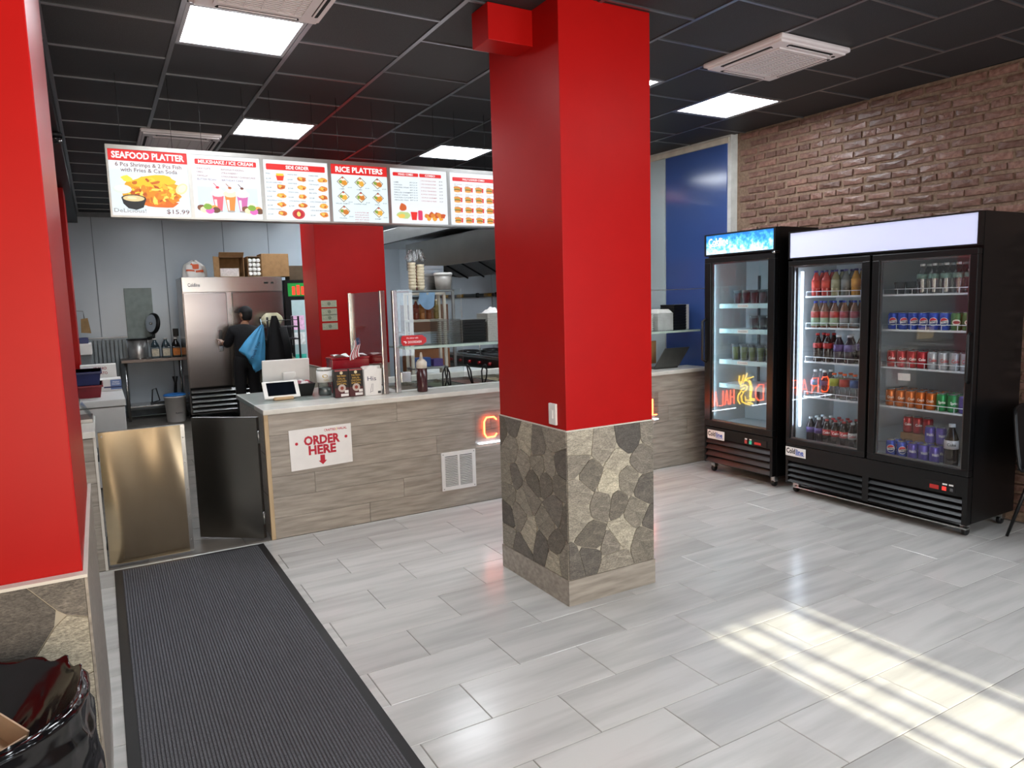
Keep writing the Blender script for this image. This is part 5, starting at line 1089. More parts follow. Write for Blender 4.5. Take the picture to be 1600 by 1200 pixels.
# stacks on the glass shelf
def stack(name, xc, yc, w_, d_, n, h, M, label, cat, group='stacks of food containers on the glass shelf', flare=0.012):
    t = thing(name, label, cat, (xc, yc, 1.301), group=group)
    for k in range(n):
        z = 1.3012+k*(h/n); e = flare; hh = h/n*0.96
        q = MB(); q.add([(xc-w_/2+e,yc-d_/2+e,z),(xc+w_/2-e,yc-d_/2+e,z),(xc+w_/2-e,yc+d_/2-e,z),(xc-w_/2+e,yc+d_/2-e,z),(xc-w_/2,yc-d_/2,z+hh),(xc+w_/2,yc-d_/2,z+hh),(xc+w_/2,yc+d_/2,z+hh),(xc-w_/2,yc+d_/2,z+hh)], [(0,3,2,1),(4,5,6,7),(0,1,5,4),(1,2,6,5),(2,3,7,6),(3,0,4,7)]); q.build('container', M, t)
    return t
M_FOAM = mat('foam_white', '#D2D2CC', rough=0.5, var=0.06, scale=30)
stack('clear_lid_stack', 2.51, 5.478, 0.19, 0.2, 12, 0.2, M_CLEARP, 'stack of clear plastic lids left of the black containers', 'containers', flare=0.004)
stack('black_container_stack', 2.73, 5.478, 0.225, 0.2, 8, 0.19, M_BLACKP, 'stack of black food containers left of the front column', 'containers', flare=0.006)
stack('foam_container_stack', 2.955, 5.478, 0.19, 0.2, 14, 0.235, mat('foil_speckle', '#A5A49C', rough=0.4, var=0.2, scale=120), 'tall pale container stack half hidden by the front column', 'containers', flare=0.003)
t = thing('paper_bundle', 'crumpled white wrapper on top of the tall container stack', 'paper', (2.955, 5.478, 1.54)); q = MB(); q.grid(lambda u, v: (2.875+0.16*u, 5.398+0.16*v, 1.5395+0.045*math.sin(PI*u)*math.sin(PI*v)+0.012*math.sin(17*u)*math.sin(13*v)*math.sin(PI*u)), 14, 14); q.build('wrapper', M_PAPER, t)
stack('foam_bowl_stack', 4.645, 5.478, 0.13, 0.16, 8, 0.165, M_FOAM, 'white foam bowls on the glass shelf right beside the red column', 'containers')
fs_ = stack('foam_container_stack', 4.845, 5.478, 0.2, 0.2, 11, 0.17, mat('pale_tray', '#B9BDBA', rough=0.35), 'stack of pale trays under a foam lid on the glass shelf', 'containers', flare=0.003)
MB().add([(4.75,5.378,1.4725),(4.94,5.378,1.4725),(4.94,5.578,1.4725),(4.75,5.578,1.4725),(4.78,5.408,1.51),(4.91,5.408,1.51),(4.91,5.548,1.51),(4.78,5.548,1.51)], [(0,3,2,1),(4,5,6,7),(0,1,5,4),(1,2,6,5),(2,3,7,6),(3,0,4,7)]).build('top_lid', M_FOAM, fs_)
stack('black_container_stack', 5.035, 5.478, 0.165, 0.2, 9, 0.25, M_BLACKP, 'tall stack of black food containers before the blue wall', 'containers', flare=0.003)
stack('foam_cup_stack', 5.142, 5.478, 0.045, 0.18, 14, 0.25, M_FOAM, 'white foam stack squeezed against the narrow cooler', 'containers', flare=0.003)
# laptop and carton flap at the far end of the ledge
lt = thing('laptop', 'open grey laptop seen from behind on the counter end', 'laptop', (4.85, 5.30, T), 0.0)
MB().bb(4.62, 4.93, 5.30, 5.43, T, T+0.016, 0.004).build('base', mat('laptop_grey', '#4A4B48', rough=0.4, metal=0.4), lt)
q = MB(); q.add([(4.62,5.285,T+0.017),(4.93,5.285,T+0.017),(5.03,5.24,T+0.20),(4.72,5.24,T+0.20),(4.62,5.297,T+0.017),(4.93,5.297,T+0.017),(5.03,5.252,T+0.20),(4.72,5.252,T+0.20)], [(0,1,2,3),(7,6,5,4),(0,4,5,1),(1,5,6,2),(2,6,7,3),(3,7,4,0)]); q.build('lid', mat('laptop_grey', '#4A4B48'), lt)
cfp = thing('open_carton', 'small open brown carton behind the laptop', 'carton', (4.72, 5.48, 0.975))
MB().box(4.66, 4.8, 5.47, 5.475, 0.975, 1.2).box(4.66, 4.665, 5.475, 5.6, 0.975, 1.14).box(4.795, 4.8, 5.475, 5.6, 0.975, 1.14).box(4.66, 4.8, 5.475, 5.6, 0.975, 0.98).build('carton', M_CARD, cfp)

# ================================================================== KITCHEN
# banknotes taped on the rear column
for i, (z, c) in enumerate(((1.662, '#A5A38C'), (1.572, '#9EA08C'), (1.505, '#A8A690'), (1.41, '#A3A088'))):
    t = thing('banknote', 'banknote taped to the rear red column, %s from the top' % ['first', 'second', 'third', 'lowest'][i], 'banknote', (2.25, 7.995, z), group='banknotes on the rear column')
    MB().box(2.168, 2.34, 7.9985, 8.0015, z-0.037, z+0.037).build('note', mat('note_%s' % c, c, rough=0.7), t)
    MB().box(2.175, 2.333, 7.998, 7.9984, z-0.03, z+0.03).box(2.19, 2.318, 7.9975, 7.998, z-0.02, z+0.02).build('printed_frame', mat('note_ink', '#9A9B86', rough=0.7, var=0.3, scale=150), t)
    MB().lathe([(0.02, 0), (0.02, 0.0004)], (2.254, 7.997, z), 12, 'y').build('portrait_oval', flat('#6E7462'), t)
# exhaust hood along the right wall
hd = thing('exhaust_hood', 'long stainless exhaust hood with baffle filters over the cooking line', 'exhaust hood', (4.4, 8.6, 2.1))
q = MB(); q.prism([(3.9, 2.105), (3.9, 2.47), (4.75, 2.47), (4.75, 2.44), (3.93, 2.44), (3.93, 2.105)], 'y', 6.35, 9.75); q.build('front_canopy', mat('hood_steel', '#6E6E6A', rough=0.3, metal=1.0, var=0.1, scale=3), hd)
MB().prism([(3.93, 2.11), (3.93, 2.44), (4.75, 2.44), (4.75, 2.0), (4.7, 2.0)], 'y', 6.35, 6.38).build('end_panel', mat('hood_steel', '#6E6E6A'), hd)
MB().prism([(3.93, 2.11), (3.93, 2.44), (4.75, 2.44), (4.75, 2.0), (4.7, 2.0)], 'y', 9.72, 9.75).build('end_panel', mat('hood_steel', '#6E6E6A'), hd)
MB().prism([(4.05, 2.36), (4.72, 2.0), (4.74, 2.02), (4.06, 2.4)], 'y', 6.4, 9.7).build('filter_bed', M_DARK, hd)
ba = MB().box(-0.36, 0.36, -0.009, 0.009, -0.006, 0.006); bme = mesh_of(ba, 'baffle', M_STEELD)
for k in range(64): piece('baffle', bme, hd, Vector((4.375, 6.45+0.051*k, 2.165))-WLOC[hd.name], (0, 0.49, 0))
for y in (6.9, 7.4, 7.9, 8.4, 8.9, 9.4): MB().tube([(4.05, y, 2.33), (4.7, y, 1.975)], 0.012, 6).build('filter_divider', M_BLACKP, hd)
pl = thing('supply_plenum', 'bright steel air supply box hanging above the hood', 'duct', (3.85, 9.0, 2.52))
MB().bb(3.8, 4.6, 6.4, 11.2, 2.52, 2.72, 0.004).build('box', mat('plenum_steel', '#A9A9A6', rough=0.3, metal=0.9, var=0.08, scale=3), pl)
MB().box(3.798, 3.8, 6.4, 11.2, 2.515, 2.53).build('lower_lip', M_DARK, pl)
for x, y in ((3.9, 6.6), (4.5, 6.6), (3.9, 11.0), (4.5, 11.0)): MB().tube([(x, y, 2.72), (x, y, CZ-0.002)], 0.005, 6).build('hanger_rod', M_STEELD, pl)
gp = thing('gas_pipe', 'black gas pipe with yellow bands along the cooking wall', 'pipe', (4.88, 9.5, 1.73))
MB().tube([(xp(7.4)-0.05, 7.4, 1.73), (xp(12.0)-0.05, 12.0, 1.73)], 0.024, 10).build('pipe', M_BLACKP, gp)
for y in (7.8, 8.3, 8.75, 9.25, 10.1, 10.6, 11.2): MB().tube([(xp(y)-0.05, y, 1.73), (xp(y+0.22)-0.05, y+0.22, 1.73)], 0.027, 10).build('yellow_band', mat('gas_yellow', '#8A6A22', rough=0.5), gp)
MB().tube([(xp(9.1)-0.05, 9.1, 1.73), (xp(9.1)-0.05, 9.1, 1.1)], 0.022, 8).build('drop_pipe', M_BLACKP, gp)
for y in (9.05, 9.15, 9.7, 8.55): MB().tube([(xp(y)-0.05, y-0.02, 1.73), (xp(y)-0.05, y+0.02, 1.73)], 0.036, 10).build('union', M_BLACKP, gp)
# cooking line
gr = thing('griddle_range', 'black and steel griddle range under the hood', 'cooking range', (4.25, 7.6, 0))
MB().bb(3.75, 4.68, 6.55, 8.4, 0.12, 0.9, 0.01).build('body', M_STEELD, gr); MB().bb(3.72, 4.68, 6.53, 8.42, 0.9, 1.0, 0.008).build('front_rail', M_BLACK, gr)
MB().box(3.85, 4.66, 6.6, 7.4, 1.001, 1.03).build('griddle_plate', mat('griddle_iron', '#2a2a2a', rough=0.3, metal=0.8), gr)
MB().box(3.78, 3.84, 6.6, 8.38, 1.001, 1.02).build('grease_trough', M_STEEL, gr); MB().box(4.6, 4.67, 6.55, 8.4, 1.03, 1.25).build('backguard', M_STEELD, gr)
for k in range(3):
    for j in range(2): MB().tube([(4.05+0.35*j+0.13*math.cos(a*PI/6), 7.65+0.26*k+0.1*math.sin(a*PI/6), 1.02) for a in range(12)], 0.012, 6, True).build('burner_grate', M_BLACK, gr)
for k in range(7): MB().lathe([(0.018, -0.03), (0.02, 0.0)], (3.72, 6.7+0.25*k, 0.95), 12, 'x').build('knob', mat('knob_red', '#8E1A20', rough=0.3), gr)
for x, y in ((3.8, 6.6), (4.6, 6.6), (3.8, 8.35), (4.6, 8.35)): MB().cyl((x, y, 0), 0.025, 0.12).build('leg', M_STEELD, gr)
pt = thing('steel_ladle', 'upright steel ladle at the front of the griddle', 'ladle', (3.8, 7.35, 1.03)); MB().tube([(3.78, 7.3, 1.022), (3.77, 7.32, 1.25)], 0.009, 8).build('handle', M_CHROME, pt); MB().ball((3.77, 7.32, 1.27), 0.04, 0.04, 0.03).build('bowl', M_CHROME, pt)
fr = thing('prep_table', 'low steel prep table with a white board before the griddle', 'table', (3.1, 6.95, 0))
MB().bb(2.75, 3.55, 6.6, 7.3, 0.86, 0.9, 0.005).build('table_top', M_STEEL, fr)
for x, y in ((2.8, 6.65), (3.5, 6.65), (2.8, 7.25), (3.5, 7.25)): MB().cyl((x, y, 0), 0.02, 0.86).build('leg', M_STEELD, fr)
MB().box(2.8, 3.5, 6.65, 7.25, 0.2, 0.22).build('undershelf', M_STEELD, fr)
obj1('cutting_board', MB().bb(-0.3, 0.3, -0.22, 0.22, 0, 0.03, 0.006), mat('board_white', '#D9DEDF', rough=0.35), 'white cutting board on the low prep table', 'cutting board', (3.2, 6.9, 0.901), None, 0.15)
# rack with white frame behind the sneeze guard
wr = thing('shelf_rack', 'pale metal rack of bottles and boxes behind the sneeze guard', 'rack', (2.76, 6.55, 0))
M_RACK = mat('rack_pale', '#C9C2B4', rough=0.4, var=0.05)
for x, y in ((2.59, 6.42), (2.94, 6.42), (2.59, 6.55), (2.94, 6.55)): MB().bb(x-0.014, x+0.014, y-0.014, y+0.014, 0, 1.73, 0.003).build('post', M_RACK, wr)
for z in (0.4, 1.0, 1.46, 1.716): MB().bb(2.576, 2.954, 6.406, 6.564, z, z+0.022, 0.003).build('shelf', M_RACK if z > 1.4 else M_STEELD, wr)
q = MB(); q.grid(lambda u, v: (2.68+0.16*u-0.02*v, 6.402-0.006*math.sin(9*u)-0.01*v, 1.74-0.15*v*(0.6+0.5*abs(math.sin(2.6*u)))), 12, 10); q.build('cloth', mat('blue_cloth', '#8FB2D6', rough=0.8)); o = bpy.data.objects['cloth']; tag(o, 'pale blue cloth hung over the pale metal rack', 'cloth')
for i, (x, c) in enumerate(((2.66, '#6E2E1E'), (2.72, '#A9703A'), (2.79, '#8A4A2A'), (2.87, '#7A6A3A'))):
    place(make_bottle('spice_bottle', c, c, '#D9CDB4', 'spice bottle on the pale rack, %s from the left' % ['first', 'second', 'third', 'fourth'][i], 'spice bottles on the pale rack', h=0.19, r=0.026), [(x, 6.46, 1.483)])
obj1('blue_box', MB().bb(-0.08, 0.08, -0.05, 0.05, 0, 0.09, 0.003), flat('#2F4F8E'), 'blue box on the lower shelf of the pale rack', 'box', (2.70, 6.48, 1.023))
obj1('purple_box', MB().bb(-0.05, 0.05, -0.05, 0.05, 0, 0.07, 0.003), flat('#4A3A7A'), 'small purple box on the rack beside the blue box', 'box', (2.86, 6.48, 1.023))
# tall rack behind with tubs on top, right of the rear column
tr2 = thing('tall_rack', 'dark tall rack of supplies right of the rear column', 'rack', (3.25, 7.6, 0))
for x, y in ((2.98, 7.4), (3.5, 7.4), (2.98, 7.85), (3.5, 7.85)): MB().bb(x-0.015, x+0.015, y-0.015, y+0.015, 0, 1.78, 0.003).build('post', M_STEELD, tr2)
for z in (0.3, 0.8, 1.3, 1.76): MB().bb(2.965, 3.515, 7.385, 7.865, z, z+0.02, 0.003).build('shelf', M_STEELD, tr2)
for i, (x, n, h, c, nm) in enumerate(((3.06, 8, 0.3, '#C2B59A', 'leftmost'), (3.16, 8, 0.28, '#BBAE94', 'right-hand'))):
    t = thing('cup_stack', 'tall stack of paper cups on the tall rack, %s one' % nm, 'cups', (x, 7.5, 1.781), group='cup stacks on the tall rack')
    for k in range(n): MB().lathe([(0.032, 0), (0.044, h/n*1.4), (0.046, h/n*1.4), (0.033, 0.0)], (x, 7.5, 1.7815+k*h/n*0.96), 16).build('cup', mat('paper_cup', c, rough=0.6), t)
t = thing('plastic_bag', 'clear plastic bag bunched on top of the cup stacks', 'bag', (3.12, 7.5, 2.08)); q = MB(); q.grid(lambda u, v: (3.11+(0.11-0.04*v+0.02*math.sin(9*2*PI*u+4*v))*math.cos(2*PI*u), 7.5+(0.06-0.02*v+0.014*math.sin(7*2*PI*u))*math.sin(2*PI*u), 2.115+0.1*v+0.02*math.sin(11*u*2*PI)), 60, 8); q.build('bag', glass('bag_plastic', (0.85, 0.85, 0.85), 0.25, 0.3), t)
t = thing('food_tub', 'white lidded tub on top of the tall rack', 'tub', (3.42, 7.46, 1.781)); MB().lathe([(0.085, 0), (0.1, 0.16), (0.0, 0.16)], (3.42, 7.47, 1.7815), 20).build('tub', mat('tub_grey', '#9A9690', rough=0.35), t); MB().lathe([(0.106, 0.161), (0.106, 0.185), (0.095, 0.19), (0, 0.19)], (3.42, 7.47, 1.7815), 20).build('lid', M_WHITE, t)
t = thing('foil_pan_stack', 'stack of foil pans behind the white tub', 'pans', (3.36, 7.72, 1.781))
for k in range(7): MB().box(3.2, 3.5, 7.62, 7.82, 1.7815+0.04*k, 1.7815+0.04*k+0.037).build('pan', M_STEEL, t)
for i, (z, c) in enumerate(((0.821, '#7A4A2A'), (1.321, '#5A3A26'), (0.321, '#8A6A46'))): obj1('supply_box', MB().bb(-0.22, 0.22, -0.18, 0.18, 0, 0.3, 0.004), mat('supply_%d' % i, c, rough=0.7), 'brown supply box on the tall rack, %s shelf' % ['middle', 'upper', 'lower'][i], 'box', (3.24, 7.63, z))
# ---- stainless two-door freezer
fz = thing('steel_freezer', 'tall two-door stainless freezer against the kitchen back wall', 'freezer', (1.77, 11.6, 0))
M_FZ = mat('freezer_steel', '#9A9390', rough=0.22, metal=1.0, var=0.05, scale=2.5, stretch=(1, 1, 4))
MB().bb(1.07, 2.47, 11.25, 11.96, 0.12, 2.1, 0.006).build('cabinet', M_FZ, fz)
MB().bb(1.075, 2.465, 11.215, 11.249, 1.885, 2.098, 0.004).build('header_panel', mat('header_steel', '#B8B4AE', rough=0.25, metal=1.0, var=0.06, scale=2), fz)
q = MB(); q.text('Coldline', (1.15, 11.2138, 1.985), (1, 0, 0), (0, 0, 1), 0.07, 'LEFT', 0.02, 0.16); q.build('brand_lettering', flat('#1A2440'), fz)
MB().box(2.2, 2.26, 11.213, 11.215, 1.995, 2.02).build('thermostat', M_DARK, fz); MB().box(2.3, 2.34, 11.213, 11.215, 1.995, 2.02).build('thermostat', M_DARK, fz)
d1 = MB().bb(1.08, 1.655, 11.19, 11.249, 0.52, 1.872, 0.006).build('door', M_FZ, fz); d2 = MB().bb(1.735, 2.46, 11.19, 11.249, 0.52, 1.872, 0.006).build('door', M_FZ, fz)
MB().box(1.66, 1.73, 11.225, 11.249, 0.5, 1.88).build('centre_mullion', M_STEEL, fz)
MB().bb(1.5, 1.56, 11.175, 11.189, 1.02, 1.34, 0.01).build('handle', M_CHROME, d1)
MB().box(1.08, 2.46, 11.24, 11.249, 0.13, 0.51).build('grille_recess', M_DARK, fz)
for k in range(5): MB().add([(1.09,11.2,0.16+0.07*k),(2.45,11.2,0.16+0.07*k),(2.45,11.238,0.2+0.07*k),(1.09,11.238,0.2+0.07*k),(1.09,11.205,0.155+0.07*k),(2.45,11.205,0.155+0.07*k),(2.45,11.239,0.19+0.07*k),(1.09,11.239,0.19+0.07*k)], [(0,1,2,3),(7,6,5,4),(0,4,5,1),(2,6,7,3)]).build('louvre', M_STEEL, fz)
for x, y in ((1.14, 11.32), (2.4, 11.32), (1.14, 11.9), (2.4, 11.9)): MB().cyl((x, y, 0), 0.03, 0.12).build('foot', M_BLACKP, fz)
FT = 2.101
def carton_open(x0, x1, y0, y1, z0, z1, label, flap=True, tilt=False):
    t = thing('open_carton', label, 'carton', ((x0+x1)/2, (y0+y1)/2, z0)); e = 0.006
    MB().box(x0, x1, y0, y1, z0, z0+e).box(x0, x0+e, y0, y1, z0+e, z1).box(x1-e, x1, y0, y1, z0+e, z1).box(x0+e, x1-e, y1-e, y1, z0+e, z1).box(x0+e, x1-e, y0+e, y1-e, z1-e, z1).build('carton', M_CARD, t)
    if flap:
        MB().add([(x0,y0,z0),(x0-0.09,y0-0.12,z0),(x0-0.09,y0-0.12,z1),(x0,y0,z1),(x0-0.004,y0+0.003,z0),(x0-0.094,y0-0.117,z0),(x0-0.094,y0-0.117,z1),(x0-0.004,y0+0.003,z1)], [(0,1,2,3),(7,6,5,4),(0,4,5,1),(1,5,6,2),(2,6,7,3)]).build('flap', M_CARD, t)
        MB().add([(x0,y0,z1),(x1,y0,z1),(x1,y0-0.06,z1+0.06),(x0,y0-0.06,z1+0.06),(x0,y0+0.004,z1+0.004),(x1,y0+0.004,z1+0.004),(x1,y0-0.056,z1+0.064),(x0,y0-0.056,z1+0.064)], [(0,1,2,3),(7,6,5,4),(1,5,6,2),(2,6,7,3),(3,7,4,0)]).build('flap', M_CARD, t)
    return t
q = MB(); bgf = lambda u, v: (1.28+(0.16-0.05*v*v)*math.cos(2*PI*u)*(1-0.8*max(0, v-0.75)*4)+0.012*math.sin(14*PI*u+5*v), 11.42+(0.12-0.03*v)*math.sin(2*PI*u)*(1-0.8*max(0, v-0.75)*4), FT+0.24*v+0.012*math.sin(10*PI*u)*v)
t = thing('grocery_bag', 'white plastic bag with orange print on the freezer', 'bag', (1.28, 11.42, FT)); q.grid(bgf, 48, 14); q.build('bag', mat('bag_white', '#D9D4CE', rough=0.4, var=0.05), t)
for k, (u0, v0, du, dv) in enumerate(((.62, .35, .12, .1), (.7, .5, .1, .3), (.76, .3, .1, .12), (.66, .72, .12, .1))):
    q = MB(); q.grid(lambda u, v: (lambda p: (p[0], p[1]-0.006, p[2]))(bgf(u0+du*u, v0+dv*v)), 6, 4); q.build('orange_print', flat('#C8562A'), t)
carton_open(1.60, 1.945, 11.28, 11.62, FT, FT+0.29, 'open brown carton with a white box inside on the freezer')
obj1('white_box', MB().bb(-0.13, 0.13, -0.1, 0.1, 0, 0.12, 0.003), mat('printed_white', '#CFC6C2', rough=0.6, var=0.15, scale=40), 'small white printed box inside the open carton on the freezer', 'box', (1.745, 11.42, FT+0.007))
c2 = carton_open(2.0, 2.19, 11.28, 11.6, FT, FT+0.3, 'open brown carton packed with paper rolls on the freezer', False)
rl = MB()
k = 0
for zz in (0.045, 0.11, 0.175, 0.24):
    for xx in (2.035, 2.095, 2.155):
        t = thing('paper_roll', 'paper roll in the freezer-top carton, %s row, %s from the left' % ({0.045: 'bottom', 0.11: 'third', 0.175: 'second', 0.24: 'top'}[zz], {2.035: 'first', 2.095: 'second', 2.155: 'third'}[xx]), 'paper roll', (xx, 11.30, FT+zz), group='paper rolls in the carton')
        MB().lathe([(0.012, 0), (0.028, 0.0), (0.028, 0.2), (0.012, 0.2)], (xx, 11.295, FT+zz+0.0), 14, 'y').build('roll', M_PAPER, t)
obj1('closed_carton', MB().bb(-0.2, 0.2, -0.17, 0.17, 0, 0.34, 0.004), M_CARD, 'closed brown carton at the right end of the freezer top', 'carton', (2.405-0.01, 11.44, FT))
# hanging flap of carton and drinks cooler at the back
kc = thing('kitchen_cooler', 'black drinks cooler with a green lit header beside the freezer', 'drinks cooler', (2.85, 11.7, 0))
MB().bb(2.53, 3.2, 11.38, 12.1, 0.0, 2.05, 0.006).build('cabinet', M_BLACK, kc)
MB().box(2.58, 3.15, 11.37, 11.379, 1.80, 2.0).build('lit_header', mat('header_green', '#1E7A34', em=0.2, emc='#1E8A3A', var=0.2, scale=14), kc)
q = MB(); [q.bb(2.64+0.07*k, 2.69+0.07*k, 11.362, 11.369, 1.82, 1.95+0.02*(k % 2), 0.004) for k in range(7)]; q.build('printed_bottles', mat('header_red', '#E03A2A', em=0.35, emc='#E8402A', var=0.3, scale=30), kc)
MB().box(2.62, 3.12, 11.37, 11.379, 0.4, 1.74).build('glass_door', mat('cooler_door_pale', '#A9BFC2', em=0.1, emc='#B9D4D8', rough=0.1, var=0.05), kc)
for z0, z1, c in ((1.28, 1.5, '#E2B6D6'), (1.05, 1.24, '#D8DCDC'), (0.66, 0.9, '#3FB5A4')): MB().box(2.6, 2.8, 11.366, 11.369, z0, z1).build('poster', mat('poster_'+c, c, em=0.12, rough=0.4, var=0.25, scale=18), kc)
obj1('carton', MB().bb(-0.13, 0.13, -0.15, 0.15, 0, 0.22, 0.004), mat('dark_card', '#5A4A38', rough=0.8), 'dark carton of cans on the black kitchen cooler', 'carton', (2.76, 11.58, 2.051))
# black rack with jugs, coat and bag hanging from it
br = thing('black_rack', 'black wire rack holding jugs beside the person', 'rack', (2.2, 10.95, 0))
M_BR = mat('rack_grey', '#4A4A4C', rough=0.4, metal=0.5)
for x, y in ((2.12, 10.75), (2.56, 10.75), (2.12, 11.12), (2.56, 11.12)): MB().bb(x-0.013, x+0.013, y-0.013, y+0.013, 0, 1.5, 0.003).build('post', M_BR, br)
for z in (0.25, 0.62, 1.16, 1.34): MB().bb(2.107, 2.573, 10.737, 11.133, z, z+0.018, 0.003).build('shelf', M_BR, br)
MB().tube([(2.12, 10.74, 1.45), (2.0, 10.62, 1.45), (2.0, 10.6, 1.48)], 0.006, 6).build('hook', M_WHITE, br); MB().tube([(2.2, 10.73, 1.45), (2.2, 10.6, 1.46), (2.2, 10.58, 1.5)], 0.006, 6).tube([(2.12, 10.737, 1.45), (2.56, 10.737, 1.45)], 0.006, 6).build('hook_rail', M_BR, br)
for x, c, nm in ((2.33, '#6A2024', 'dark red labelled'), (2.45, '#D8CFB4', 'cream')):
    t = thing('sauce_jug', '%s jug on the black wire rack' % nm, 'jug', (x, 10.85, 0.64)); MB().bb(x-0.05, x+0.05, 10.8, 10.9, 0.6385, 0.9, 0.02).lathe([(0.03, 0.89), (0.02, 0.93)], (x, 10.85, 0), 12).build('jug', mat('jug_'+c, c, rough=0.35), t); MB().cyl((x, 10.85, 0.93), 0.022, 0.025).build('cap', flat('#D8D8D4'), t); MB().box(x-0.04, x+0.04, 10.797, 10.7995, 0.66, 0.78).build('label_patch', M_PAPER, t)
t = thing('plastic_bag', 'white bag of yellow chips on top of the black wire rack', 'bag', (2.25, 10.9, 1.36)); q = MB(); q.grid(lambda u, v: (2.22+(0.15-0.08*abs(2*v-1)**2)*math.cos(2*PI*u)+0.01*math.sin(16*PI*u), 10.9+(0.1-0.05*v)*math.sin(2*PI*u), 1.3595+0.2*v), 36, 8); q.build('bag', mat('bag_cream', '#CFC9A8', rough=0.35, var=0.2, scale=6), t)
ct = thing('black_coat', 'black coat hanging beside the blue bag', 'coat', (2.08, 10.5, 1.5))
def coat(u, v):
    a = 2*PI*u; w_ = 0.03+0.12*min(1, v*1.7)**0.8+0.01*math.sin(6*a+3*v); d = 0.05+0.05*v
    return (2.17+w_*math.cos(a)+0.03*v, 10.52+d*math.sin(a)+0.012*math.sin(5*a), 1.52-0.9*v)
q = MB(); q.grid(coat, 40, 20); q.build('coat_body', mat('coat_black', '#0C0C0E', rough=0.8, var=0.3, scale=20), ct)
q = MB(); q.tube([(2.27, 10.5, 1.35), (2.32, 10.49, 1.1), (2.33, 10.47, 0.85)], [0.06, 0.055, 0.045], 10); q.build('sleeve', mat('coat_black', '#0C0C0E'), ct)
bb_ = thing('blue_bag', 'translucent blue plastic bag hanging beside the person', 'bag', (1.85, 10.45, 1.4))
def bbag(u, v):
    a = 2*PI*u; w_ = 0.012+0.175*v**0.8*(1 if v < 0.85 else 1-0.7*((v-0.85)/0.15)**2)
    return (1.985-0.19*v+w_*math.cos(a)+0.008*math.sin(7*a+6*v), 10.46+(0.02+0.07*v*(1-max(0, v-0.85)*5))*math.sin(a)+0.006*math.sin(9*a), 1.40-0.52*v-0.14*v*math.cos(a))
q = MB(); q.grid(bbag, 40, 24); q.build('bag', mat('bag_blue', '#4DA0D0', rough=0.3, var=0.15, scale=7, bump=0.4), bb_)
q = MB(); q.tube([(1.985, 10.46, 1.39), (1.995, 10.585, 1.47)], 0.007, 6); q.build('tied_handle', mat('bag_blue_pale', '#A9C8DA', rough=0.4), bb_)
q = MB(); q.text('Thank You', (1.86, 10.375, 1.05), (0.4, 0, 0.9), (-0.9, 0, 0.4), 0.06, 'CENTER', 0.01, 0.26); q.build('printed_script', flat('#1E3A5E'), bb_)

# ================================================================== PERSON
def skin_body(name, verts, edges, radii, M, parent, root=0, sub=2):
    me = bpy.data.meshes.new(name); me.from_pydata(verts, edges, []); me.materials.append(M)
    o = bpy.data.objects.new(name, me); COL.objects.link(o)
    sk = o.modifiers.new('skin', 'SKIN'); sk.use_smooth_shade = True
    if not me.skin_vertices: bpy.context.view_layer.objects.active = o; o.data.skin_vertices.new() if hasattr(o.data.skin_vertices, 'new') else None
    for i, r in enumerate(radii):
        d = me.skin_vertices[0].data[i]; d.radius = (r, r) if not isinstance(r, tuple) else r; d.use_root = (i == root)
    ss = o.modifiers.new('sub', 'SUBSURF'); ss.levels = sub; ss.render_levels = sub
    dg = bpy.context.evaluated_depsgraph_get(); dg.update(); ev = o.evaluated_get(dg); m2 = bpy.data.meshes.new_from_object(ev)
    o.modifiers.clear(); old = o.data; o.data = m2; bpy.data.meshes.remove(old)
    for p in m2.polygons: p.use_smooth = True
    m2.transform(Matrix.Translation(-WLOC[parent.name])) ; o.parent = parent; o.name = name
    return o
PX, PY = 1.79, 10.74
ps = thing('person', 'person in black clothes and black cap opening the freezer', 'person', (PX, PY, 0))
V = [(PX,PY,0.90),(PX,PY,1.06),(PX+0.005,PY+0.01,1.22),(PX+0.01,PY+0.02,1.33),(PX+0.02,PY+0.04,1.40),(PX+0.035,PY+0.06,1.46),   # 0-5 pelvis..neck base
     (PX-0.085,PY,0.86),(PX-0.095,PY+0.02,0.47),(PX-0.10,PY-0.0,0.09),(PX-0.10,PY+0.12,0.035),                          # 6-9 left leg
     (PX+0.085,PY,0.86),(PX+0.095,PY+0.02,0.47),(PX+0.10,PY-0.0,0.09),(PX+0.10,PY+0.12,0.035),                          # 10-13 right leg
     (PX-0.15,PY+0.03,1.325),(PX-0.215,PY+0.10,1.13),(PX-0.255,PY+0.29,1.15),                                            # 14-16 left arm to wrist
     (PX+0.17,PY+0.03,1.325),(PX+0.21,PY+0.06,1.10),(PX+0.17,PY+0.22,0.98)]                                              # 17-19 right arm
E_ = [(0,1),(1,2),(2,3),(3,4),(4,5),(0,6),(6,7),(7,8),(8,9),(0,10),(10,11),(11,12),(12,13),(3,14),(14,15),(15,16),(3,17),(17,18),(18,19)]
Rr = [(0.145,0.11),(0.135,0.1),(0.15,0.11),(0.14,0.1),0.062,0.052, 0.095,0.066,0.045,0.04, 0.095,0.066,0.045,0.04, 0.066,0.05,0.036, 0.066,0.05,0.036]
M_SKIN = mat('skin', '#9A6E54', rough=0.5, var=0.06); M_CLOTH = mat('black_cloth', '#0E0E11', rough=0.85, var=0.3, scale=30); 
skin_body('body', V, E_, Rr, M_SKIN, ps)
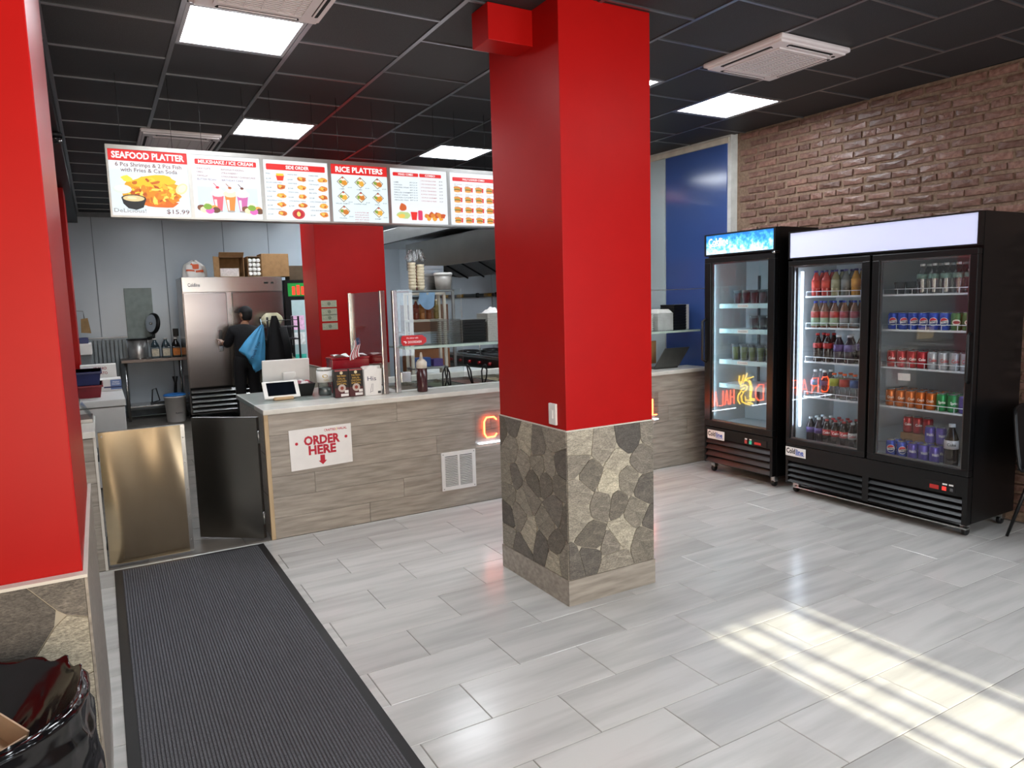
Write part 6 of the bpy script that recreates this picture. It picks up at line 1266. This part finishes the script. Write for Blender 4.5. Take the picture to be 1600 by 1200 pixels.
# clothing: T-shirt over trunk and upper arms, trousers over legs, shoes
skin_body('t_shirt', [(PX,PY,0.86),V[1],V[2],V[3],V[4],V[14],V[15],(V[15][0]-0.02,V[15][1]+0.07,V[15][2]+0.008),V[17],V[18],(V[18][0]-0.01,V[18][1]+0.05,V[18][2]-0.04)], [(0,1),(1,2),(2,3),(3,4),(3,5),(5,6),(6,7),(3,8),(8,9),(9,10)], [(0.17,0.135),(0.162,0.126),(0.172,0.13),(0.158,0.116),0.072,0.08,0.066,0.058,0.08,0.066,0.058], M_CLOTH, ps)
skin_body('trousers', [V[0],(PX,PY,1.03),V[6],V[7],V[8],V[10],V[11],V[12]], [(0,1),(0,2),(2,3),(3,4),(0,5),(5,6),(6,7)], [(0.16,0.125),(0.15,0.115),0.11,0.08,0.062,0.11,0.08,0.062], mat('black_trousers', '#0B0B0D', rough=0.8, var=0.2), ps)
for s_ in (-1, 1): MB().ball((PX+s_*0.1, PY+0.065, 0.04), 0.055, 0.14, 0.04).build('shoe', M_BLACKP, ps)
# head with face turned towards the freezer, cap and hair
HC = Vector((PX+0.05, PY+0.075, 1.545))
def head(u, v):
    a = 2*PI*u; b = PI*(v-0.5); r = math.cos(b); x, y, z = 0.075*r*math.cos(a), 0.095*r*math.sin(a), 0.115*math.sin(b)
    if z < 0: x *= 1+0.28*z/0.115*0.8; y *= 1+0.12*z/0.115
    if y > 0.06 and abs(x) < 0.02 and -0.04 < z < 0.015: y += 0.018*(1-abs(x)/0.02)      # nose
    return x, y, z
q = MB(); RH = Matrix.Translation(HC) @ Matrix.Rotation(0.55, 4, 'Z'); q.T = RH; q.grid(head, 28, 18)
for s_ in (-1, 1): q.ball((s_*0.075, 0.0, -0.005), 0.012, 0.02, 0.03, 8, 6)
q.T = None; q.build('head', M_SKIN, ps)
for s_ in (-1, 1):
    q = MB(); q.T = RH; q.ball((s_*0.03, 0.086, 0.004), 0.011, 0.008, 0.007, 8, 6); q.T = None; q.build('eye', mat('eye_white', '#D8D2CA', rough=0.2), ps)
q = MB(); q.T = RH; q.ball((0, 0.083, -0.062), 0.022, 0.008, 0.006, 8, 6); q.T = None; q.build('mouth', mat('lips', '#7A4A42', rough=0.5), ps)
q = MB(); q.T = RH; q.grid(lambda u, v: (lambda p: (p[0]*1.06, p[1]*1.06-0.004, p[2]*1.04))(head(0.5+0.5*u+0.0, 0.28+0.5*v)), 18, 10); q.T = None; q.build('hair', mat('dark_hair', '#0D0A09', rough=0.7), ps)
q = MB(); q.T = RH; q.grid(lambda u, v: (0.088*math.cos(2*PI*u)*math.cos(v*PI/2), 0.108*math.sin(2*PI*u)*math.cos(v*PI/2), 0.035+0.092*math.sin(v*PI/2)), 28, 10); q.prism([(-0.075, 0.07), (0.075, 0.07), (0.06, 0.15), (0.0, 0.175), (-0.06, 0.15)], 'z', 0.033, 0.043); q.T = None; q.build('cap', mat('cap_black', '#111114', rough=0.7), ps)
def hand(W, grip, nm):
    # palm and five fingers curling round the handle
    W = Vector(W); d = (Vector(grip)-W).normalized(); up = Vector((0, 0, 1)); sd_ = d.cross(up).normalized()
    P = lambda f, s_, z: tuple(W+d*f+sd_*s_+up*z)
    VV = [P(0, 0, 0), P(0.05, 0, 0.0), P(0.075, 0, 0.0)]; EE = [(0, 1), (1, 2)]; RR = [0.026, (0.034, 0.02), (0.03, 0.018)]
    for z, L_ in ((0.032, 0.9), (0.011, 1.0), (-0.011, 0.95), (-0.032, 0.78)):
        b = len(VV); VV += [P(0.085, 0.002, z), P(0.085+0.035*L_, -0.004, z), P(0.085+0.045*L_, -0.03, z), P(0.085+0.025*L_, -0.048, z)]; EE += [(2, b), (b, b+1), (b+1, b+2), (b+2, b+3)]; RR += [0.0105, 0.0095, 0.009, 0.008]
    b = len(VV); VV += [P(0.035, -0.02, 0.03), P(0.06, -0.045, 0.045), P(0.085, -0.058, 0.045)]; EE += [(1, b), (b, b+1), (b+1, b+2)]; RR += [0.013, 0.011, 0.009]
    skin_body(nm, VV, EE, RR, mat('glove_pale', '#B9A092', rough=0.5), ps, 0, 1)
hand(V[16], (PX-0.265, PY+0.6, 1.17), 'hand'); hand(V[19], (V[19][0]-0.05, V[19][1]+0.3, V[19][2]+0.02), 'hand')

# ---- left side of the kitchen
tbk = thing('work_table', 'steel work table with a lower shelf against the back wall', 'table', (0.7, 12.25, 0))
MB().bb(0.25, 1.13, 11.98, 12.56, 0.88, 0.925, 0.005).build('table_top', mat('table_brown_edge', '#7A6E66', rough=0.35, metal=0.5), tbk)
for x, y in ((0.3, 12.03), (1.08, 12.03), (0.3, 12.5), (1.08, 12.5)): MB().cyl((x, y, 0), 0.022, 0.88).build('leg', M_STEEL, tbk)
MB().bb(0.3, 1.08, 12.03, 12.5, 0.2, 0.225, 0.004).build('lower_shelf', M_STEEL, tbk)
TT = 0.926
po = thing('rice_cooker', 'round steel cooker with its lid standing open', 'cooker', (0.5, 12.3, TT))
MB().lathe([(0.13, 0), (0.135, 0.01), (0.135, 0.28), (0.0, 0.28)], (0.5, 12.28, TT), 24).build('pot', mat('pot_steel', '#B4B2AE', rough=0.4, metal=0.8), po); MB().lathe([(0.136, 0.281), (0.15, 0.285), (0.15, 0.3), (0.12, 0.3)], (0.5, 12.28, TT), 24).build('rim', M_BLACKP, po); MB().lathe([(0.15, 0), (0.15, 0.008), (0.13, 0.012)], (0.5, 12.28, TT-0.0), 20).build('base', M_STEEL, po)
q = MB(); q.T = Matrix.Translation((0.73, 12.28, TT+0.52)) @ Matrix.Rotation(0.5, 4, 'Z') @ Matrix.Rotation(0.12, 4, 'Y'); q.lathe([(0.0, -0.03), (0.1, -0.028), (0.16, -0.01), (0.16, 0.02), (0.13, 0.035), (0.0, 0.04)], (0, 0, 0), 26, 'x'); q.T = None; q.build('lid_shell', M_BLACKP, po)
q = MB(); q.T = Matrix.Translation((0.73, 12.28, TT+0.52)) @ Matrix.Rotation(0.5, 4, 'Z') @ Matrix.Rotation(0.12, 4, 'Y'); q.lathe([(0.135, -0.034), (0.13, -0.032)], (0, 0, 0), 24, 'x').lathe([(0.0, -0.05), (0.02, -0.05), (0.02, -0.03)], (0, 0, 0), 12, 'x'); q.T = None; q.build('lid_plate', M_CHROME, po)
MB().tube([(0.64, 12.28, TT+0.29), (0.72, 12.28, TT+0.31), (0.73, 12.28, TT+0.38)], 0.025, 8).build('lid_hinge', M_BLACKP, po)
for i, (x, c, lc, nm) in enumerate(((0.72, '#3A4A50', '#C9BFA8', 'left grey'), (0.87, '#3A4A50', '#C9BFA8', 'right grey'), (1.01, '#17130F', '#C8742A', 'black orange-labelled'))):
    t = thing('oil_jug', '%s jug on the steel work table' % nm, 'jug', (x, 12.12, TT), group='jugs on the work table')
    MB().bb(x-0.06, x+0.06, 12.06, 12.18, TT, TT+0.17, 0.015).lathe([(0.065, 0.16), (0.05, 0.21), (0.025, 0.255), (0.022, 0.275)], (x, 12.12, TT), 14).build('jug', mat('jugp_'+c, c, rough=0.2), t)
    MB().cyl((x, 12.12, TT+0.276), 0.026, 0.022).build('cap', M_WHITE, t); MB().box(x-0.05, x+0.05, 12.0575, 12.0595, TT+0.03, TT+0.14).build('label_patch', mat('jugl_'+lc, lc, rough=0.5, var=0.2, scale=40), t)
t = thing('cloth', 'bright green cloth on the work table beside the jugs', 'cloth', (1.1, 12.1, TT)); q = MB(); q.grid(lambda u, v: (1.075+0.05*u, 12.04+0.12*v, TT+0.002+0.06*math.sin(PI*u)*math.sin(PI*v)+0.01*math.sin(20*u+9*v)), 10, 10); q.build('cloth', flat('#6FD08A'), t)
obj1('wall_socket', MB().bb(-0.04, 0.04, -0.02, 0.02, -0.06, 0.06, 0.005), M_BLACKP, 'black box on the back wall above the black jug', 'box', (1.06, 12.566, 1.29))
ut = thing('wire_whisk_stand', 'black wire-framed tool on the table\'s lower shelf', 'tool', (0.75, 12.2, 0.226))
MB().tube([(0.62, 12.2, 0.24), (0.64, 12.2, 0.44), (0.69, 12.2, 0.46), (0.73, 12.2, 0.27), (0.62, 12.2, 0.24)], 0.01, 6).build('loop', M_BLACKP, ut); MB().bb(0.6, 0.95, 12.13, 12.27, 0.226, 0.245, 0.005).build('base', M_BLACKP, ut); MB().tube([(0.95, 12.2, 0.245), (0.97, 12.2, 0.52), (0.97, 12.2, 0.62)], [0.03, 0.02, 0.045], 8).build('column', M_BLACKP, ut)
bk = thing('lidded_bucket', 'white plastic bucket with a blue liner near the freezer', 'bucket', (0.965, 11.5, 0))
MB().lathe([(0.12, 0), (0.125, 0.005), (0.145, 0.36), (0.15, 0.36), (0.15, 0.39), (0.14, 0.39), (0.12, 0.02), (0, 0.02)], (0.895, 11.6, 0.001), 24).build('bucket', M_PAPER, bk); MB().lathe([(0.152, 0.388), (0.158, 0.4), (0.14, 0.415), (0.08, 0.42), (0.0, 0.415)], (0.895, 11.6, 0), 24).build('blue_liner', flat('#2F78C2'), bk)
q = MB(); q.text('PLASTICS', (0.93, 11.458, 0.14), (1, 0, 0), (0, 0, 1), 0.03, 'CENTER', 0.01, 0.1); q.build('lettering', flat('#2A2A3A'), bk)
ep = thing('electrical_panel', 'grey-green electrical panel on the back wall', 'electrical panel', (0.58, 12.57, 1.6))
MB().bb(0.385, 0.765, 12.55, 12.587, 1.205, 1.995, 0.004).build('cover', mat('panel_green_grey', '#7F8A86', rough=0.45), ep)
for x in (0.41, 0.74):
    for z in (1.23, 1.97): MB().lathe([(0.006, 0), (0.006, 0.003)], (x, 12.547, z), 8, 'y').build('screw', M_STEELD, ep)
ra = thing('wall_radiator', 'ribbed pale radiator under a white pipe on the back wall', 'radiator', (0.1, 12.5, 0.5))
for k in range(9): MB().bb(-0.14+0.055*k, -0.093+0.055*k, 12.47, 12.56, 0.3, 1.22, 0.012).build('rib', mat('radiator_grey', '#8F979A', rough=0.4), ra)
MB().tube([(-0.3, 12.52, 1.25), (0.38, 12.52, 1.25)], 0.014, 8).build('pipe', M_WHITE, ra); MB().bb(-0.14, 0.35, 12.5, 12.54, 0.28, 0.32, 0.005).build('bottom_rail', mat('radiator_grey', '#8F979A'), ra)
for z in (0.0,): MB().cyl((0.1, 12.52, 0), 0.02, 0.28).build('leg', M_STEELD, ra)
hb = thing('paper_bag', 'brown paper bag hanging on a hook at the back left', 'bag', (-0.14, 11.0, 1.4)); MB().add([(-0.2,10.97,1.38),(-0.09,10.96,1.37),(-0.085,11.03,1.37),(-0.195,11.04,1.38),(-0.19,10.985,1.56),(-0.11,10.985,1.57),(-0.11,11.015,1.57),(-0.19,11.015,1.56)], [(0,3,2,1),(4,5,6,7),(0,1,5,4),(1,2,6,5),(2,3,7,6),(3,0,4,7)]).build('bag', mat('kraft_paper', '#8A6E4A', rough=0.85, bump=0.3), hb); MB().tube([(-0.15, 11.0, 1.56), (-0.155, 11.0, 1.66), (-0.6, 11.0, 1.7), (-1.195, 11.0, 1.7)], 0.006, 6).build('hook', M_STEELD, hb)
prn = thing('white_printer', 'white printer-like machine on a stand at the back left', 'machine', (-0.3, 10.5, 0))
MB().bb(-0.62, -0.1, 10.3, 10.75, 0.0, 1.12, 0.01).build('stand', mat('stand_grey', '#6F7476', rough=0.5), prn); MB().bb(-0.62, -0.09, 10.28, 10.75, 1.121, 1.26, 0.01).build('body', M_WHITE, prn); MB().bb(-0.5, -0.12, 10.35, 10.6, 1.262, 1.33, 0.01).build('tray', mat('tray_navy', '#26305A', rough=0.4), prn)
chf = thing('chest_freezer', 'white chest freezer behind the left gate', 'chest freezer', (-0.2, 7.9, 0))
MB().bb(-0.85, 0.155, 7.55, 8.9, 0.02, 0.765, 0.01).build('body', M_WHITE, chf); MB().bb(-0.86, 0.165, 7.54, 8.91, 0.772, 0.835, 0.008).build('lid', M_WHITE, chf)
MB().box(0.155, 0.2, 7.7, 7.72, 0.02, 0.1).build('green_hose', flat('#2F9A4A'), chf)
def tote(z0, z1, c, label): 
    t = thing('plastic_tote', label, 'tote', (-0.3, 8.1, z0), group='totes on the chest freezer'); MB().add([(-0.6,7.85,z0),(-0.035,7.85,z0),(-0.035,8.3,z0),(-0.6,8.3,z0),(-0.62,7.83,z1),(-0.015,7.83,z1),(-0.015,8.32,z1),(-0.62,8.32,z1)], [(0,3,2,1),(4,5,6,7),(0,1,5,4),(1,2,6,5),(2,3,7,6),(3,0,4,7)]).build('tote', mat('tote_'+c, c, rough=0.35), t); MB().bb(-0.63, -0.005, 7.82, 8.33, z1-0.02, z1, 0.005).build('rim', mat('tote_'+c, c), t)
tote(0.836, 0.955, '#7A1A24', 'dark red plastic tote on the chest freezer'); tote(0.9565, 1.085, '#232A58', 'navy plastic tote stacked on the red tote')
t = thing('printed_carton', 'blue and white printed carton on the chest freezer', 'carton', (0.08, 8.55, 0.836)); MB().bb(-0.06, 0.16, 8.4, 8.7, 0.836, 0.955, 0.003).build('carton', M_PAPER, t); MB().box(0.0605, 0.161, 8.3985, 8.4, 0.85, 0.95).build('blue_panel', flat('#6A80AE'), t); MB().box(0.0, 0.161, 8.397, 8.3984, 0.868, 0.882).build('navy_stripe', flat('#26305E'), t)
q = MB(); q.text('FRESH', (0.11, 8.3978, 0.925), (1, 0, 0), (0, 0, 1), 0.02, 'CENTER', 0.02, 0.06); q.text('PACKED', (0.11, 8.3978, 0.904), (1, 0, 0), (0, 0, 1), 0.02, 'CENTER', 0.02, 0.07); q.build('lettering', flat('#E0E4EE'), t)
t = thing('printed_carton', 'white carton with red lettering behind the totes', 'carton', (0.0, 8.8, 0.836)); MB().bb(-0.2, 0.13, 8.72, 8.88, 0.836, 1.09, 0.003).build('carton', M_PAPER, t); q = MB(); q.text('IDAHO', (-0.02, 8.7185, 1.05), (1, 0, 0), (0, 0, 1), 0.04, 'CENTER', 0.02, 0.12); q.text('POTATO', (-0.02, 8.7185, 1.0), (1, 0, 0), (0, 0, 1), 0.04, 'CENTER', 0.02, 0.13); q.build('lettering', flat('#9A2A30'), t)
wm = thing('display_warmer', 'small slanted glass warmer with a warm glow on the low wall', 'display warmer', (-0.3, 5.7, 0.906))
MB().box(-0.7, -0.085, 5.55, 5.85, 0.906, 0.93).box(-0.7, -0.6, 5.55, 5.85, 0.93, 1.12).box(-0.6, -0.2, 5.83, 5.85, 0.93, 1.12).build('casing', M_STEELD, wm); MB().add([(-0.6,5.56,1.12),(-0.2,5.56,1.12),(-0.09,5.56,0.935),(-0.6,5.56,0.935)], [(0,1,2,3)]).build('end_glass', M_GLASS, wm)
MB().add([(-0.2,5.56,1.12),(-0.2,5.83,1.12),(-0.09,5.83,0.935),(-0.09,5.56,0.935),(-0.206,5.56,1.117),(-0.206,5.83,1.117),(-0.096,5.83,0.932),(-0.096,5.56,0.932)], [(0,1,2,3),(7,6,5,4)]).build('slanted_glass', M_GLASS, wm)
MB().box(-0.58, -0.22, 5.8, 5.825, 0.94, 1.1).build('lit_back', mat('warm_glow', '#E6C48A', em=0.3, emc='#F0CF96', var=0.05), wm)
